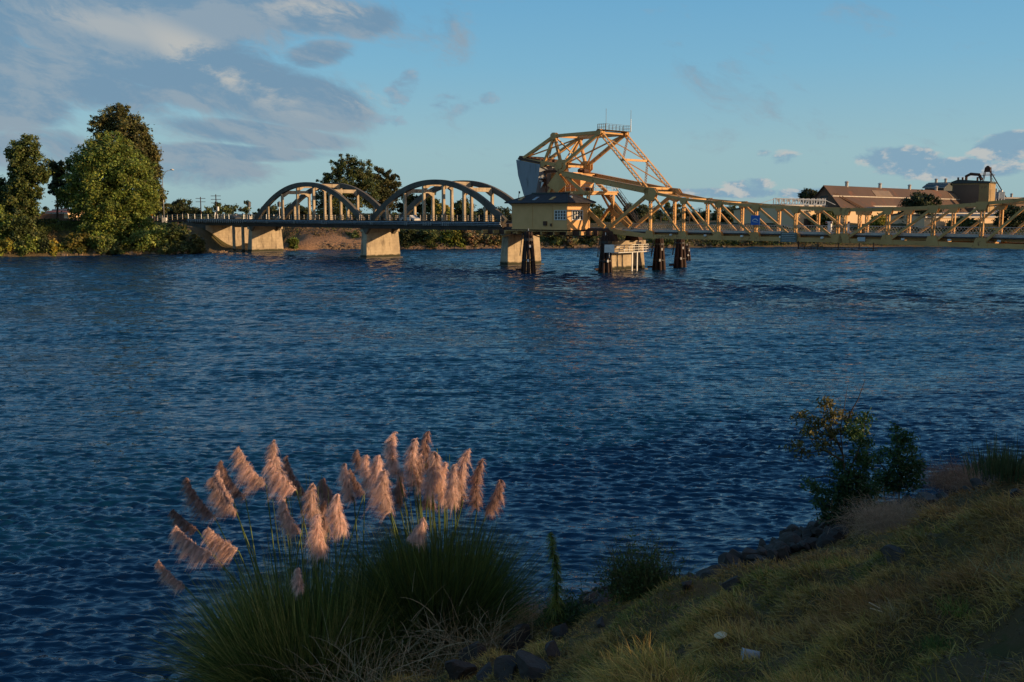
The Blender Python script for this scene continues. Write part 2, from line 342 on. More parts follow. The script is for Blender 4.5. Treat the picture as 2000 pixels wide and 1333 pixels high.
# ---------------------------------------------------------------- river
def make_water():
    m_, t, q, p = new_mat('river_water')
    g = N(t, 'ShaderNodeNewGeometry').outputs['Position']
    p.inputs['Base Color'].default_value = (.002, .028, .060, 1)
    p.inputs['IOR'].default_value = 1.333; p.inputs['Specular IOR Level'].default_value = .5
    # wind patches: rougher and smoother water
    mp = N(t, 'ShaderNodeMapping'); t.links.new(g, mp.inputs[0]); mp.inputs['Rotation'].default_value = (0, 0, R(12)); mp.inputs['Scale'].default_value = (.35, 1.0, 1)
    patch = q.ss(q.noise(mp.outputs[0], .035, 4, .55), .38, .62)
    sp = N(t, 'ShaderNodeSeparateXYZ'); t.links.new(g, sp.inputs[0]); mr = N(t, 'ShaderNodeMapRange'); t.links.new(sp.outputs[1], mr.inputs[0])
    for i_, v_ in enumerate((30, 260, .04, .13)): mr.inputs[i_ + 1].default_value = v_
    t.links.new(mr.outputs[0], p.inputs['Roughness'])
    mp2 = N(t, 'ShaderNodeMapping'); t.links.new(g, mp2.inputs[0]); mp2.inputs['Rotation'].default_value = (0, 0, R(-8)); mp2.inputs['Scale'].default_value = (.42, 1.0, 1)
    h1 = q.noise(mp2.outputs[0], 2.6, 3, .5, .2); h2 = q.noise(mp2.outputs[0], 8.5, 3, .55, .2); h3 = q.noise(mp2.outputs[0], .8, 2, .5, .2)
    hh = q.m('ADD', q.m('MULTIPLY', h1, .13), q.m('MULTIPLY', h2, .022)); hh = q.m('ADD', hh, q.m('MULTIPLY', h3, .22))
    mid = q.ss(q.noise(mp.outputs[0], .42, 4, .6), .34, .66)
    hh = q.m('MULTIPLY', hh, q.m('ADD', q.m('MULTIPLY', q.m('ADD', patch, mid), .6), .42))
    fr = N(t, 'ShaderNodeMapRange'); t.links.new(sp.outputs[1], fr.inputs[0])
    for i_, v_ in enumerate((45, 130, 1.0, 2.0)): fr.inputs[i_ + 1].default_value = v_
    hh = q.m('MULTIPLY', hh, fr.outputs[0])
    bn = N(t, 'ShaderNodeBump'); bn.inputs['Distance'].default_value = 1.0; bn.inputs['Strength'].default_value = 1.0
    t.links.new(hh, bn.inputs['Height']); t.links.new(bn.outputs[0], p.inputs['Normal'])
    ys = np.concatenate([8 * np.exp(np.linspace(0, math.log(300 / 8), 1750)), np.array([330, 380, 450, 600, 900, 1500, 3000, 6000])])
    na = 1100; a = np.sinh(np.linspace(-1.2, 1.2, na)) / math.sinh(1.2) * 1.5
    XX = ys[:, None] * a[None, :]; YY = np.repeat(ys[:, None], na, 1)
    dx = ys * .0030; dy = np.gradient(ys)
    rng = np.random.RandomState(5); ZZ = np.zeros_like(XX); fade = np.clip((300 - ys) / 60, 0, 1)[:, None]
    for i in range(84):
        lam = .12 * (.75 / .12) ** rng.rand(); th = rng.normal(0, .36) + R(-100)
        kx, ky = math.cos(th) * 2 * PI / lam, math.sin(th) * 2 * PI / lam
        amp = .0135 * lam ** .98
        att = np.clip((lam / dy - 2.4) / 2.0, 0, 1)[:, None]
        ph = kx * XX + ky * YY + rng.rand() * 6.28
        ZZ += amp * att * fade * np.sin(ph)
    far = np.clip((ys - 45) / 70, 0, 1)[:, None]
    for i in range(56):
        lam = .8 * (7.0 / .8) ** rng.rand(); th = rng.normal(0, .5) + R(-100); kx, ky = math.cos(th) * 2 * PI / lam, math.sin(th) * 2 * PI / lam
        att = np.clip((lam / dy - 2.2) / 2.0, 0, 1)[:, None]
        ZZ += .0072 * lam ** .85 * att * far * np.sin(kx * XX + ky * YY + rng.rand() * 6.28)
    grp = .75 + .35 * np.sin(XX * .11 + 1.2 * np.sin(YY * .07)) * np.sin(YY * .19 + .9 * np.sin(XX * .05))
    ZZ *= grp * 1.15
    V = np.stack([XX, YY, ZZ], -1).reshape(-1, 3); nr = len(ys)
    i0 = (np.arange(nr - 1)[:, None] * na + np.arange(na - 1)[None, :]).ravel()
    F = np.stack([i0, i0 + 1, i0 + na + 1, i0 + na], 1)
    o = link('river', np_mesh('river', V, F, smooth=True), m_)
    tag(o, 'wind rippled dark blue river', 'river', kind='structure')
make_water()

# ---------------------------------------------------------------- numpy noise and terrain
def sn(x, y, sc, seed, oct=4):
    """smooth value noise built from rotated sines, about -1..1"""
    rng = np.random.RandomState(seed); r = 0; a = 1; tot = 0
    for o_ in range(oct):
        for k_ in range(3):
            th = rng.rand() * 6.28; ph = rng.rand(2) * 6.28; f = sc * (2 ** o_) * (.8 + .5 * rng.rand())
            u_ = math.cos(th) * x + math.sin(th) * y; v_ = -math.sin(th) * x + math.cos(th) * y
            r = r + a * np.sin(u_ * f + ph[0] + 1.3 * np.sin(v_ * f * .7 + ph[1]))
        tot += a * 1.6; a *= .55
    return r / tot
def shore_u(v): return 17.0 + .35 * np.sin(v * .55 + 1) + .2 * np.sin(v * 1.7)
CREST = 7.15
def bank_z(x, y, detail=True):
    x = np.asarray(x, float); y = np.asarray(y, float)
    u_ = -.6 * x + .8 * y; v_ = .8 * x + .6 * y
    d = shore_u(v_) - u_                                   # distance inland from the water's edge
    z = np.where(d < 0, d * .5, .12 + d * .475)
    CR = CREST + .55 * np.exp(-(np.maximum(0, np.abs(v_ - 9.5) - 3.5) / 2.0) ** 2)  # crest bump added on the sun side to shade the near grass
    z = np.where(z > CR - 1.2, CR - 1.2 + 1.2 * np.tanh((z - CR + 1.2) / 1.2), z)
    if detail:
        w_ = np.clip((d - 1.2) / 2.0, 0, 1) * np.clip((30 - d) / 8, .15, 1)
        z = z + w_ * (.16 * sn(x, y, 1.5, 3, 3) + .24 * np.abs(sn(x, y, 1.7, 9, 2)) + .12 * sn(x, y, .45, 11, 2))
        # a worn track that runs along the slope
        z = z - .16 * w_ - .12 * np.exp(-((d - 11.3) / .35) ** 2) * w_
    return z
def build_bank():
    us = np.concatenate([np.linspace(20, 17.5, 8), np.linspace(17.3, 0, 170), np.linspace(-.3, -60, 50), [-120, -400, -1500, -4000]])
    vs = np.concatenate([[-3000, -900, -300, -120, -60], np.linspace(-30, 50, 420), np.linspace(51, 110, 60), [150, 300, 900, 3000]])
    U, Vv = np.meshgrid(us, vs, indexing='ij'); x = -.6 * U + .8 * Vv; y = .8 * U + .6 * Vv
    z = bank_z(x, y); z = np.where(U > 19.5, -1.5, z)
    n0, n1 = U.shape; i0 = (np.arange(n0 - 1)[:, None] * n1 + np.arange(n1 - 1)[None, :]).ravel()
    F = np.stack([i0, i0 + n1, i0 + n1 + 1, i0 + 1], 1)
    o = link('ground', np_mesh('ground', np.stack([x, y, z], -1).reshape(-1, 3), F, smooth=True), M['bank'])
    tag(o, 'grassy near levee bank sloping to the river', 'riverbank', kind='structure')
build_bank()
FAR = [(-700, 60), (-330, 150), (-180, 196), (-110.1, 214.6), (-91.2, 222.3), (-74, 228), (-66, 240), (-52.1, 254.2), (-39.4, 256), (-13.3, 259.6), (13.7, 267), (41.6, 270.9), (84.5, 274.9), (140.9, 276), (300, 285), (900, 330), (3000, 600)]
def far_k(x, y): return 1 - .86 * np.exp(-(np.maximum(0, np.abs(x + 65) - 6) / 4.5) ** 2) * np.clip((266 - y) / 4, 0, 1)
def far_up(x): return 1.1 * np.clip((-82 - x) / 8, 0, 1)
def build_far():
    pts = []
    for (x0, y0), (x1, y1) in zip(FAR[:-1], FAR[1:]):
        n = max(2, min(60, int(math.hypot(x1 - x0, y1 - y0) / 2.0)))
        for i in range(n): pts.append((x0 + (x1 - x0) * i / n, y0 + (y1 - y0) * i / n))
    pts = np.array(pts); k_ = np.ones(7) / 7
    ps = np.stack([np.convolve(np.pad(pts[:, j], 3, 'edge'), k_, 'valid') for j in (0, 1)], 1)
    off = [-3, 0, 1.2, 3, 5, 7, 9, 12, 15, 18, 24, 40, 90, 300, 1200, 5000]; zz = [-1.5, 0, .8, 1.7, 2.7, 3.7, 4.6, 5.6, 6.2, 6.3, 6.2, 5, 4.2, 4, 4, 4]
    V = []
    for o_, z_ in zip(off, zz):
        dx_ = np.full(len(ps), -.12 if o_ < 50 else 0.0) * o_; x = ps[:, 0] + dx_; y = ps[:, 1] + o_
        am = .0 if o_ <= 0 else (.35 if o_ < 50 else .5)
        z = z_ + am * sn(x, y, .35, 21, 3)
        if 0 < o_ < 60: z = z * far_k(x, y) + far_up(x) * min(1, o_ / 15)
        V.append(np.stack([x, y, z], 1))
    V = np.array(V); n0, n1 = V.shape[:2]; i0 = (np.arange(n0 - 1)[:, None] * n1 + np.arange(n1 - 1)[None, :]).ravel()
    F = np.stack([i0, i0 + 1, i0 + n1 + 1, i0 + n1], 1)
    W_ = V.reshape(-1, 3); sand = np.exp(-(np.maximum(0, np.abs(W_[:, 0] + 44) - 9) / 5) ** 2) * (W_[:, 1] < 275)
    shore = np.exp(-np.maximum(0, W_[:, 2] - .3) / .5)
    g = (.5 + .5 * sn(W_[:, 0], W_[:, 1], .25, 5, 3))[:, None]
    col = np.array([[.055, .062, .022]]) * (1 - g) + np.array([[.115, .085, .042]]) * g
    k_ = np.clip(sand + .35 * shore, 0, 1)[:, None]; col = col * (1 - k_) + (np.array([[.34, .20, .11]]) * (.75 + .35 * g)) * k_
    o = link('far_ground', np_mesh('far_ground', W_, F, col, smooth=True), M['farbank'])
    tag(o, 'bare sandy far bank behind the bridge', 'riverbank', kind='structure')
build_far()
def far_shore_y(x):
    return float(np.interp(x, [p[0] for p in FAR], [p[1] for p in FAR]))
def far_z(x, y):
    o_ = y - far_shore_y(x); z = float(np.interp(o_, [-3, 0, 1.2, 3, 5, 7, 9, 12, 15, 18, 24, 40, 90, 300], [-1.5, 0, .8, 1.7, 2.7, 3.7, 4.6, 5.6, 6.2, 6.3, 6.2, 5, 4.2, 4]))
    return z * float(far_k(x, y)) + float(far_up(x)) * min(1, o_ / 15) if 0 < o_ < 60 else z
def bz(x, y): return float(bank_z(np.array([x]), np.array([y]))[0])

# ================================================================ BRIDGE
TA, TB = 0.6, 6.9                 # near and far truss planes
def bthing(name, label, cat, s0, t0=0.0, z0=0.0, group=None):
    o = thing(name, label, cat, BW(s0, t0, z0), BROT, group); o['_s'] = s0; o['_t'] = t0; o['_z'] = z0
    return o
def bpart(mb, name, mat, root, parent=None, bevel=0, smooth=False):
    """mb is in full (s, t, z) coordinates"""
    s0, t0, z0 = root['_s'], root['_t'], root['_z']
    mb.v = [(x - s0, y - t0, z - z0) for x, y, z in mb.v]
    return mb.build(name, mat, parent or root, bevel=bevel, smooth=smooth)
def clean(root):
    for k_ in ('_s', '_t', '_z'):
        if k_ in root: del root[k_]
# ---- piers
def pier(label, s1, wd, t0, t1, top, capw=.18, stain=True):
    r = bthing('concrete_pier', label, 'bridge pier', s1 - wd / 2, (t0 + t1) / 2, 0, 'concrete piers of the bridge')
    m_ = MB(); c = s1 - wd / 2; h = wd / 2; k_ = h - .35
    lo, hi = -1.5, top - .75
    m_.add([(c - h, t0, lo), (c + h, t0, lo), (c + h, t1, lo), (c - h, t1, lo), (c - k_, t0 + .45, hi), (c + k_, t0 + .45, hi), (c + k_, t1 - .45, hi), (c - k_, t1 - .45, hi)],
           [(0, 3, 2, 1), (4, 5, 6, 7), (0, 1, 5, 4), (1, 2, 6, 5), (2, 3, 7, 6), (3, 0, 4, 7)])
    bpart(m_, 'shaft', M['concrete'], r, bevel=.12)
    m_ = MB(); m_.box(c - k_ - capw, c + k_ + capw, t0 + .2, t1 - .2, hi, top); bpart(m_, 'pier_cap', M['concrete'], r, bevel=.05)
    m_ = MB(); m_.box(c - h - .25, c + h + .25, t0 - .2, t1 + .2, -1.5, .22); bpart(m_, 'footing', M['concrete_dark'], r, bevel=.06)
    clean(r)
pier('pale tapered concrete pier beside the bank end of the arches', -86.0, 2.2, 0.0, 9.0, 6.22)
pier('pale tapered concrete pier between the two concrete arches, sunlit side with dark stains', -41.2, 2.4, 0.0, 9.2, 6.22)
pier('concrete pier standing below the left end of the ochre cabin', -0.1, 2.2, 0.0, 9.0, 6.2)
pier('squat concrete pier carrying the hinge of the steel bascule span', 22.6, 2.8, 0.9, 10.2, 4.9, .35)
pier('concrete pier below the hinge of the right bascule span', 99.5, 2.8, 0.9, 10.2, 4.9, .35)
# ---- concrete arch spans
def arch_span(label, s0, s1, sc, half, ztop, k_h):
    r = bthing('arch_span', label, 'arch bridge', (s0 + s1) / 2, 3.9, 6.2, 'concrete tied arch spans')
    zc = lambda x: ztop - .5 - (ztop - 8.66) * abs((x - sc) / half) ** 2.12
    m_ = MB(); m_.box(s0, s1, -.3, 8.9, 6.95, 7.45); m_.box(s0, s1, -.3, .5, 6.25, 6.95); m_.box(s0, s1, 8.1, 8.9, 6.25, 6.95)
    n = int((s1 - s0) / 3.1)
    for i in range(1, n): x = s0 + (s1 - s0) * i / n; m_.box(x - .2, x + .2, .5, 8.1, 6.3, 6.95)
    bpart(m_, 'deck', M['deck_conc'], r, bevel=.03)
    m_ = MB(); m_.box(s0, s1, .45, 7.2, 7.452, 7.50); bpart(m_, 'roadway', M['asphalt'], r)
    for t_, nm in ((-.62, 'sidewalk_edge'), (8.9, 'sidewalk_edge')):
        m_ = MB(); m_.box(s0, s1, t_, t_ + .32, 7.3, 7.9)
        x = s0 + .5
        while x < s1: m_.box(x, x + .14, t_ - .12, t_, 7.25, 7.75); x += 1.55
        bpart(m_, nm, M['deck_conc'], r)
    for tt in (0.25, 7.4):
        vs = []; fs = []; nn = 40; x0, x1 = sc - half - 3.0, sc + half + 3.0
        x0, x1 = max(x0, s0), min(x1, s1)
        for i in range(nn + 1):
            x = x0 + (x1 - x0) * i / nn; z = zc(x); dz = (zc(x + .05) - zc(x - .05)) / .1; L = math.hypot(1, dz)
            nx, nz = -dz / L, 1 / L; hh = .48 + .16 * abs((x - sc) / half) ** 2
            for a_, b_ in ((1, 0), (1, 1), (-1, 1), (-1, 0)):
                vs.append((x + nx * hh * a_, tt - .33 + .66 * b_, z + nz * hh * a_))
        for i in range(nn):
            for j in range(4): fs.append((i * 4 + j, i * 4 + (j + 1) % 4, (i + 1) * 4 + (j + 1) % 4, (i + 1) * 4 + j))
        fs += [(0, 1, 2, 3), (nn * 4 + 3, nn * 4 + 2, nn * 4 + 1, nn * 4)]
        m_ = MB(); m_.add(vs, fs); bpart(m_, 'arch_rib', M['concrete_dark'], r)
        for i in range(6):
            x = sc + (i - 2.5) * k_h; m_ = MB(); m_.box(x - .24, x + .24, tt - .27, tt + .27, 7.3, zc(x) - .2)
            bpart(m_, 'hanger', M['concrete'], r, bevel=.03)
    for i in range(1, 5):
        x = sc + (i - 2.5) * k_h; z = zc(x) - .12; m_ = MB(); hw = .36
        pts = [(.57, z + .34), (7.08, z + .34), (7.08, z - 1.15), (5.9, z - .42), (1.75, z - .42), (.57, z - 1.15)]
        n = len(pts); m_.add([(x - hw, a_, b_) for a_, b_ in pts] + [(x + hw, a_, b_) for a_, b_ in pts],
                            [tuple(range(n - 1, -1, -1)), tuple(range(n, 2 * n))] + [(j, (j + 1) % n, (j + 1) % n + n, j + n) for j in range(n)])
        bpart(m_, 'arch_strut', M['concrete'], r, bevel=.03)
    for tt in (-.45, 9.05):
        m_ = MB(); n = int((s1 - s0) / 3.1)
        for i in range(n + 1):
            x = s0 + .3 + (s1 - s0 - .6) * i / n; m_.box(x - .05, x + .05, tt - .05, tt + .05, 7.9, 9.0)
        bpart(m_, 'railing_post', M['rail'], r)['kind'] = 'stuff'
        m_ = MB()
        for z in (8.25, 8.6, 8.97): m_.beam((s0, tt, z), (s1, tt, z), .06, .06)
        bpart(m_, 'railing', M['dark_metal'], r)
    m_ = MB()
    for z, y in ((7.62, -.86), (7.35, -.84), (7.1, -.5)): m_.tube([(s0, y, z), (s1, y, z)], .07, 6)
    random.seed(int(s1) + 5); x = s0 + 4
    while x < s1 - 6:
        if random.random() < .6:
            for j in range(random.randint(2, 5)): m_.box(x + j * .55, x + j * .55 + .1, -1.0, -.9, 7.0, 7.65)
        x += 5.5
    bpart(m_, 'conduit', M['galv'], r)
    clean(r); return r
arch_span('left one of the two weathered concrete tied arches, next to the wooded bank', -87.0, -42.4, -63.15, 20.15, 16.05, 6.2)
arch_span('right one of the two weathered concrete tied arches, next to the ochre cabin', -42.4, -1.1, -20.2, 18.6, 15.65, 5.7)
# ---- approach span, columns and abutment at the left bank
r = bthing('approach_span', 'short dark concrete approach span on thin columns at the left bank', 'bridge span', -100, 3.9, 6.2)
m_ = MB(); m_.box(-116, -87.0, -.5, 8.0, 7.0, 7.9); m_.box(-116, -87.0, 0, .6, 6.3, 7.0); m_.box(-116, -87.0, 6.8, 7.4, 6.3, 7.0); bpart(m_, 'deck', M['concrete_dark'], r, bevel=.04)
for x in (-94.6, -90.3):
    for tt in (.35, 7.2):
        m_ = MB(); m_.beam((x, tt, -1.2), (x, tt, 6.3), .55, .5); bpart(m_, 'column', M['concrete'], r)
    m_ = MB(); m_.box(x - .25, x + .25, .63, 6.92, 5.9, 6.3); bpart(m_, 'cross_beam', M['concrete'], r)
m_ = MB()
for z, y in ((7.62, -.62), (7.35, -.62)): m_.tube([(-116, y, z), (-87, y, z)], .07, 6)
x = -115
while x < -88:
    m_.box(x, x + .12, -.8, -.68, 6.95, 7.75); x += .95
bpart(m_, 'conduit', M['galv'], r)
for tt in (-.35, 7.9):
    m_ = MB()
    for z in (8.25, 8.6, 8.97): m_.beam((-116, tt, z), (-87, tt, z), .05, .05)
    for i in range(9): m_.box(-115.8 + i * 3.4, -115.71 + i * 3.4, tt - .045, tt + .045, 7.9, 9.05)
    bpart(m_, 'railing', M['galv'], r)
clean(r)
r = bthing('bridge_abutment', 'pale concrete abutment wall on the left bank behind the thin columns', 'abutment', -108, 4, 0)
m_ = MB(); m_.box(-109.5, -106.6, -.6, 12.5, -1, 6.3); bpart(m_, 'wall', M['concrete'], r, bevel=.08)
m_ = MB(); m_.add([(-118, -.62, 2.0), (-106.61, -.62, -.5), (-106.61, -.62, 6.28), (-118, -.62, 7.2), (-118, 0, 2.0), (-106.61, -.05, -.5), (-106.61, -.05, 6.28), (-118, 0, 7.2)],
    [(0, 1, 2, 3), (7, 6, 5, 4), (0, 4, 5, 1), (1, 5, 6, 2), (2, 6, 7, 3), (3, 7, 4, 0)]); bpart(m_, 'wing_wall', M['concrete_dark'], r)
clean(r)
r = bthing('approach_railing', 'long low pipe railing along the road left of the concrete bridge', 'railing', -125, 0, 7)
m_ = MB()
for z in (.35, .8, 1.25): m_.beam((-150, -3.0, 6.4 + z), (-116, -.4, 7.85 + z), .07, .06)
for i in range(15):
    f = i / 14; x = -150 + 34 * f; y = -3 + 2.6 * f; z = 6.4 + 1.45 * f; m_.box(x - .06, x + .06, y - .06, y + .06, z - .4, z + 1.35)
bpart(m_, 'rail', M['rail'], r)
m_ = MB(); m_.beam((-150, -3.0, 6.2), (-116, -.4, 7.5), .5, .6); bpart(m_, 'kerb', M['rust'], r)
clean(r)
# ---- fixed span between cabin pier and hinge pier
r = bthing('girder_span', 'dark steel girder span beneath the ochre cabin', 'bridge span', 10, 3.9, 6)
m_ = MB()
for tt in (-3.6, -1.8, .6, 6.9): m_.box(-2.2, 22, tt - .12, tt + .12, 5.75, 6.55)
bpart(m_, 'girder', M['rust'], r)
m_ = MB(); m_.box(-2.2, 22.3, .3, 7.3, 6.56, 6.95); bpart(m_, 'deck', M['asphalt'], r)
m_ = MB()
for i in range(9): m_.box(-1.5 + 2.8 * i, -1.2 + 2.8 * i, -5.0, 7.2, 5.9, 6.5)
bpart(m_, 'floor_beam', M['steel'], r)
m_ = MB()
for i in range(6): m_.beam((5.6 + 2.45 * i, -4.7, 6.4), (5.6 + 2.45 * i, -.3, 5.3), .18, .16, (1, 0, 0))
m_.beam((4.6, -5.1, 6.45), (18.6, -5.1, 6.45), .12, .1)
m_.beam((-1.5, .2, 5.2), (6.5, -4.6, 6.2), .25, .22, (0, 0, 1))
bpart(m_, 'bracket', M['steel'], r)
clean(r)
# ---- bascule leaves
def lattice(m_, s0, s1, t_, z0, z1, step=.42, th=.035):
    h = z1 - z0; n = int((s1 - s0) / step)
    for i in range(n):
        a = s0 + i * step
        m_.beam((a, t_, z0), (a + h * .8, t_, z1), .02, th); m_.beam((a + h * .8, t_ + .02, z0), (a, t_ + .02, z1), .02, th)
    for z in (z0, z1): m_.beam((s0, t_ + .01, z), (s1 + .5, t_ + .01, z), .09, .09)
def gusset(m_, s, z, t_, w_, h, up=True):
    pts = [(s - w_, z - h), (s + w_, z - h), (s + w_ * .55, z + h), (s - w_ * .55, z + h)]
    if not up: pts = [(s - w_ * .55, z - h), (s + w_ * .55, z - h), (s + w_, z + h), (s - w_, z + h)]
    m_.poly(pts, t_ - .03, t_ + .03)
def leaf(label, nodes, top, bot, hinge, left):
    r = bthing('bascule_leaf', label, 'bridge span', nodes[len(nodes) // 2], 3.75, 6, 'steel truss leaves of the drawbridge')
    sg = 1 if left else -1
    n = len(nodes)
    for tt in (TA, TB):
        m_ = MB()
        for i in range(n - 1): m_.beam((nodes[i], tt, top[i]), (nodes[i + 1], tt, top[i + 1]), .42, .40)
        bpart(m_, 'top_chord', M['steel'], r)
        m_ = MB()
        for i in range(n - 1): m_.beam((nodes[i], tt, bot[i]), (nodes[i + 1], tt, bot[i + 1]), .42, .58)
        m_.add([(hinge, tt - .2, 7.0), (nodes[0], tt - .2, bot[0] + .29), (nodes[0], tt - .2, bot[0] - .29), (hinge + sg * .3, tt - .2, 6.1),
                (hinge, tt + .2, 7.0), (nodes[0], tt + .2, bot[0] + .29), (nodes[0], tt + .2, bot[0] - .29), (hinge + sg * .3, tt + .2, 6.1)],
               [(0, 1, 2, 3), (7, 6, 5, 4), (0, 4, 5, 1), (1, 5, 6, 2), (2, 6, 7, 3), (3, 7, 4, 0)])
        bpart(m_, 'bottom_chord', M['steel'], r)
        for i in range(n): m_ = MB(); m_.laced((nodes[i], tt, bot[i] + .2), (nodes[i], tt, top[i] - .15), .36, .46); bpart(m_, 'vertical', M['steel'], r)
        for i in range(n - 1): m_ = MB(); m_.beam((nodes[i], tt, top[i]), (nodes[i + 1], tt, bot[i + 1]), .30, .30 if i else .26); bpart(m_, 'diagonal', M['steel'], r)
        m_ = MB(); m_.beam((nodes[0], tt, top[0]), (hinge, tt, 7.0), .45, .52); bpart(m_, 'end_post', M['steel'], r)
        for i in range(n):
            m_ = MB(); m_2 = MB()
            for q in (-.24, .24):
                gusset(m_, nodes[i], bot[i] + .30, tt + q, .95, .62)
                x, z = nodes[0], top[0] - .2
                if i: gusset(m_2, nodes[i], top[i] - .22, tt + q, .75, .48, False)
                else: m_2.poly([(x - 1.2, z + .5), (x - .7, z + 1.0), (x + .8, z + .85), (x + 1.3, z + .2), (x + .9, z - .9), (x + .2, z - 1.3), (x - .8, z - .9)], tt + q - .035, tt + q + .035)
            bpart(m_, 'gusset_plate', M['steel'], r); bpart(m_2, 'gusset_plate', M['steel'], r)
    m_ = MB()
    for i in range(n):
        m_.box(nodes[i] - .14, nodes[i] + .14, TA + .24, TB - .24, bot[i] - .25, bot[i] + .35)
        if i < 3: m_.beam((nodes[i], TA, top[i]), (nodes[i], TB, top[i]), .3, .3, (1, 0, 0))
    for i in range(2):
        m_.beam((nodes[i], TA, top[i]), (nodes[i + 1], TB, top[i + 1]), .16, .16, (0, 0, 1)); m_.beam((nodes[i], TB, top[i] - .03), (nodes[i + 1], TA, top[i + 1] - .03), .16, .16, (0, 0, 1))
    for tt in (1.7, 2.9, 4.1, 5.6): m_.beam((hinge, tt, 6.2), (nodes[-1], tt, bot[-1] + .36), .14, .34)
    bpart(m_, 'floor_beam', M['steel'], r)
    a, c = (hinge, nodes[-1]) if left else (nodes[-1], hinge)
    m_ = MB(); m_.box(a, c, TA + .3, TB - .3, 6.36, 6.52); bpart(m_, 'deck', M['asphalt'], r)
    for tt, z0, z1 in ((TB - .45, 6.75, 7.62), ):
        m_ = MB(); lattice(m_, a, c - .6, tt, z0, z1); m_.box(a, c, tt - .1, tt + .1, 6.53, 6.74); bpart(m_, 'railing', M['rail'], r)
    m_ = MB(); m_.box(a, c, TA + .32, TA + .42, 6.53, 6.80)
    m_.beam((a, TA + .37, 7.05), (c, TA + .37, 7.05), .05, .05)
    bpart(m_, 'kerb_rail', M['rail'], r)
    # white boxes standing in for small sunlit bits along the bottom chord
    m_ = MB()
    for i in range(n - 1):
        x = (nodes[i] * .35 + nodes[i + 1] * .65); m_.box(x, x + .35, TA - .5, TA - .23, 6.0, 6.25)
    bpart(m_, 'sunlit_bit', M['white'], r)
    if left:
        m_ = MB()
        x0, x1 = c - 5.5, c + 5.2
        for z in (4.55, 4.8): m_.box(x0, x1, .2, 1.6, z, z + .06)
        for i in range(12): x = x0 + (x1 - x0) * i / 11; m_.box(x - .05, x + .05, .25, .33, 4.5, 5.5 if i % 3 == 0 else 4.9)
        for x in (x0, x1 - .1): m_.box(x, x + .1, .3, .4, 4.5, 5.6)
        bpart(m_, 'catwalk', M['rust'], r)
    clean(r); return r
ln = [30.5 + 6.18 * i for i in range(6)]
leaf('left steel truss leaf of the ochre drawbridge, hinged beside the cabin', ln, [12.55, 11.42, 10.87, 10.36, 10.06, 9.85], [5.8] * 6, 22.4, True)
rn = [62.45 + 5.78 * i for i in range(5)] + [91.4]
leaf('right steel truss leaf of the ochre drawbridge, running out of the photo', rn[::-1], [12.5, 11.1, 10.5, 10.1, 9.9, 9.78], [5.45, 5.5, 5.55, 5.65, 5.72, 5.8], 99.4, False)
# ---- counterweight frame of the left leaf
A_, B_, C_, D_, E_, L_ = (3.3, 18.75), (10.4, 22.1), (20.3, 22.2), (12.0, 17.15), (30.6, 12.75), (7.9, 17.5)
r = bthing('counterweight_frame', 'tall ochre steel frame carrying the grey counterweight above the cabin', 'bridge frame', 12, 3.75, 17)
def P3(p, t_): return (p[0], t_, p[1])
for tt in (TA, TB):
    m_ = MB(); m_.beam(P3(A_, tt), P3(B_, tt), .5, .52); m_.beam(P3(B_, tt), P3(C_, tt), .5, .50); bpart(m_, 'top_chord', M['steel'], r)
    m_ = MB(); m_.beam(P3(B_, tt), P3(L_, tt), .42, .44); bpart(m_, 'strut', M['steel'], r)
    m_ = MB(); m_.laced(P3(B_, tt), P3(D_, tt), .40, .46); bpart(m_, 'strut', M['steel'], r)
    m_ = MB(); m_.beam(P3(C_, tt), P3(D_, tt), .46, .52); bpart(m_, 'strut', M['steel'], r)
    m_ = MB(); m_.beam((3.0, tt, 18.5), (12, tt, 17.2), .5, .6); bpart(m_, 'bottom_chord', M['steel'], r)
    m_ = MB(); m_.laced(P3(C_, tt), (29.6, tt, 13.2), .40, .62, pitch=.5); bpart(m_, 'link_arm', M['steel'], r)
    for (x, z), a in ((D_, 1.35), (B_, .75), (C_, .62), (L_, .6)):
        m_ = MB()
        for q in (-.28, .28):
            k_ = 8; m_.poly([(x + a * math.cos(2 * PI * (i + .5) / k_), z + a * .8 * math.sin(2 * PI * (i + .5) / k_)) for i in range(k_)], tt + q - .04, tt + q + .04)
        bpart(m_, 'gusset_plate', M['steel'], r)
    for p_ in (C_, D_): m_ = MB(); m_.tube([(p_[0], tt - .5, p_[1]), (p_[0], tt + .5, p_[1])], .52, 16); bpart(m_, 'hinge_pin', M['steel'], r)
    m_ = MB(); m_.beam((12.4, tt, 15.85), (30.2, tt, 12.75), .55, .78); m_.beam((12.9, tt, 15.35), (30.2, tt, 12.33), .75, .07); m_.beam((12.4, tt, 16.3), (30.2, tt, 13.18), .75, .07); bpart(m_, 'operating_girder', M['steel'], r)
for p in (A_, B_, C_, D_, L_, (25.0, 17.7), (29.6, 13.2)): m_ = MB(); m_.beam(P3(p, TA), P3(p, TB), .32, .34, (1, 0, 0)); bpart(m_, 'cross_beam', M['steel'], r)
m_ = MB()
for p, q in ((A_, B_), (B_, C_)): m_.beam(P3(p, TA), P3(q, TB), .24, .12, (0, 0, 1)); m_.beam(P3(p, TB), P3(q, TA), .24, .12, (0, 0, 1))
m_.beam(P3(B_, TA), P3(D_, TB), .2, .2); m_.beam(P3(B_, TB), P3(D_, TA), .2, .2); m_.beam(P3(C_, TA), P3(D_, TB), .2, .2); m_.beam(P3(C_, TB), P3(D_, TA), .2, .2)
m_.beam(P3(L_, TA), P3(B_, TB), .18, .18)
bpart(m_, 'brace', M['steel'], r)
m_ = MB()
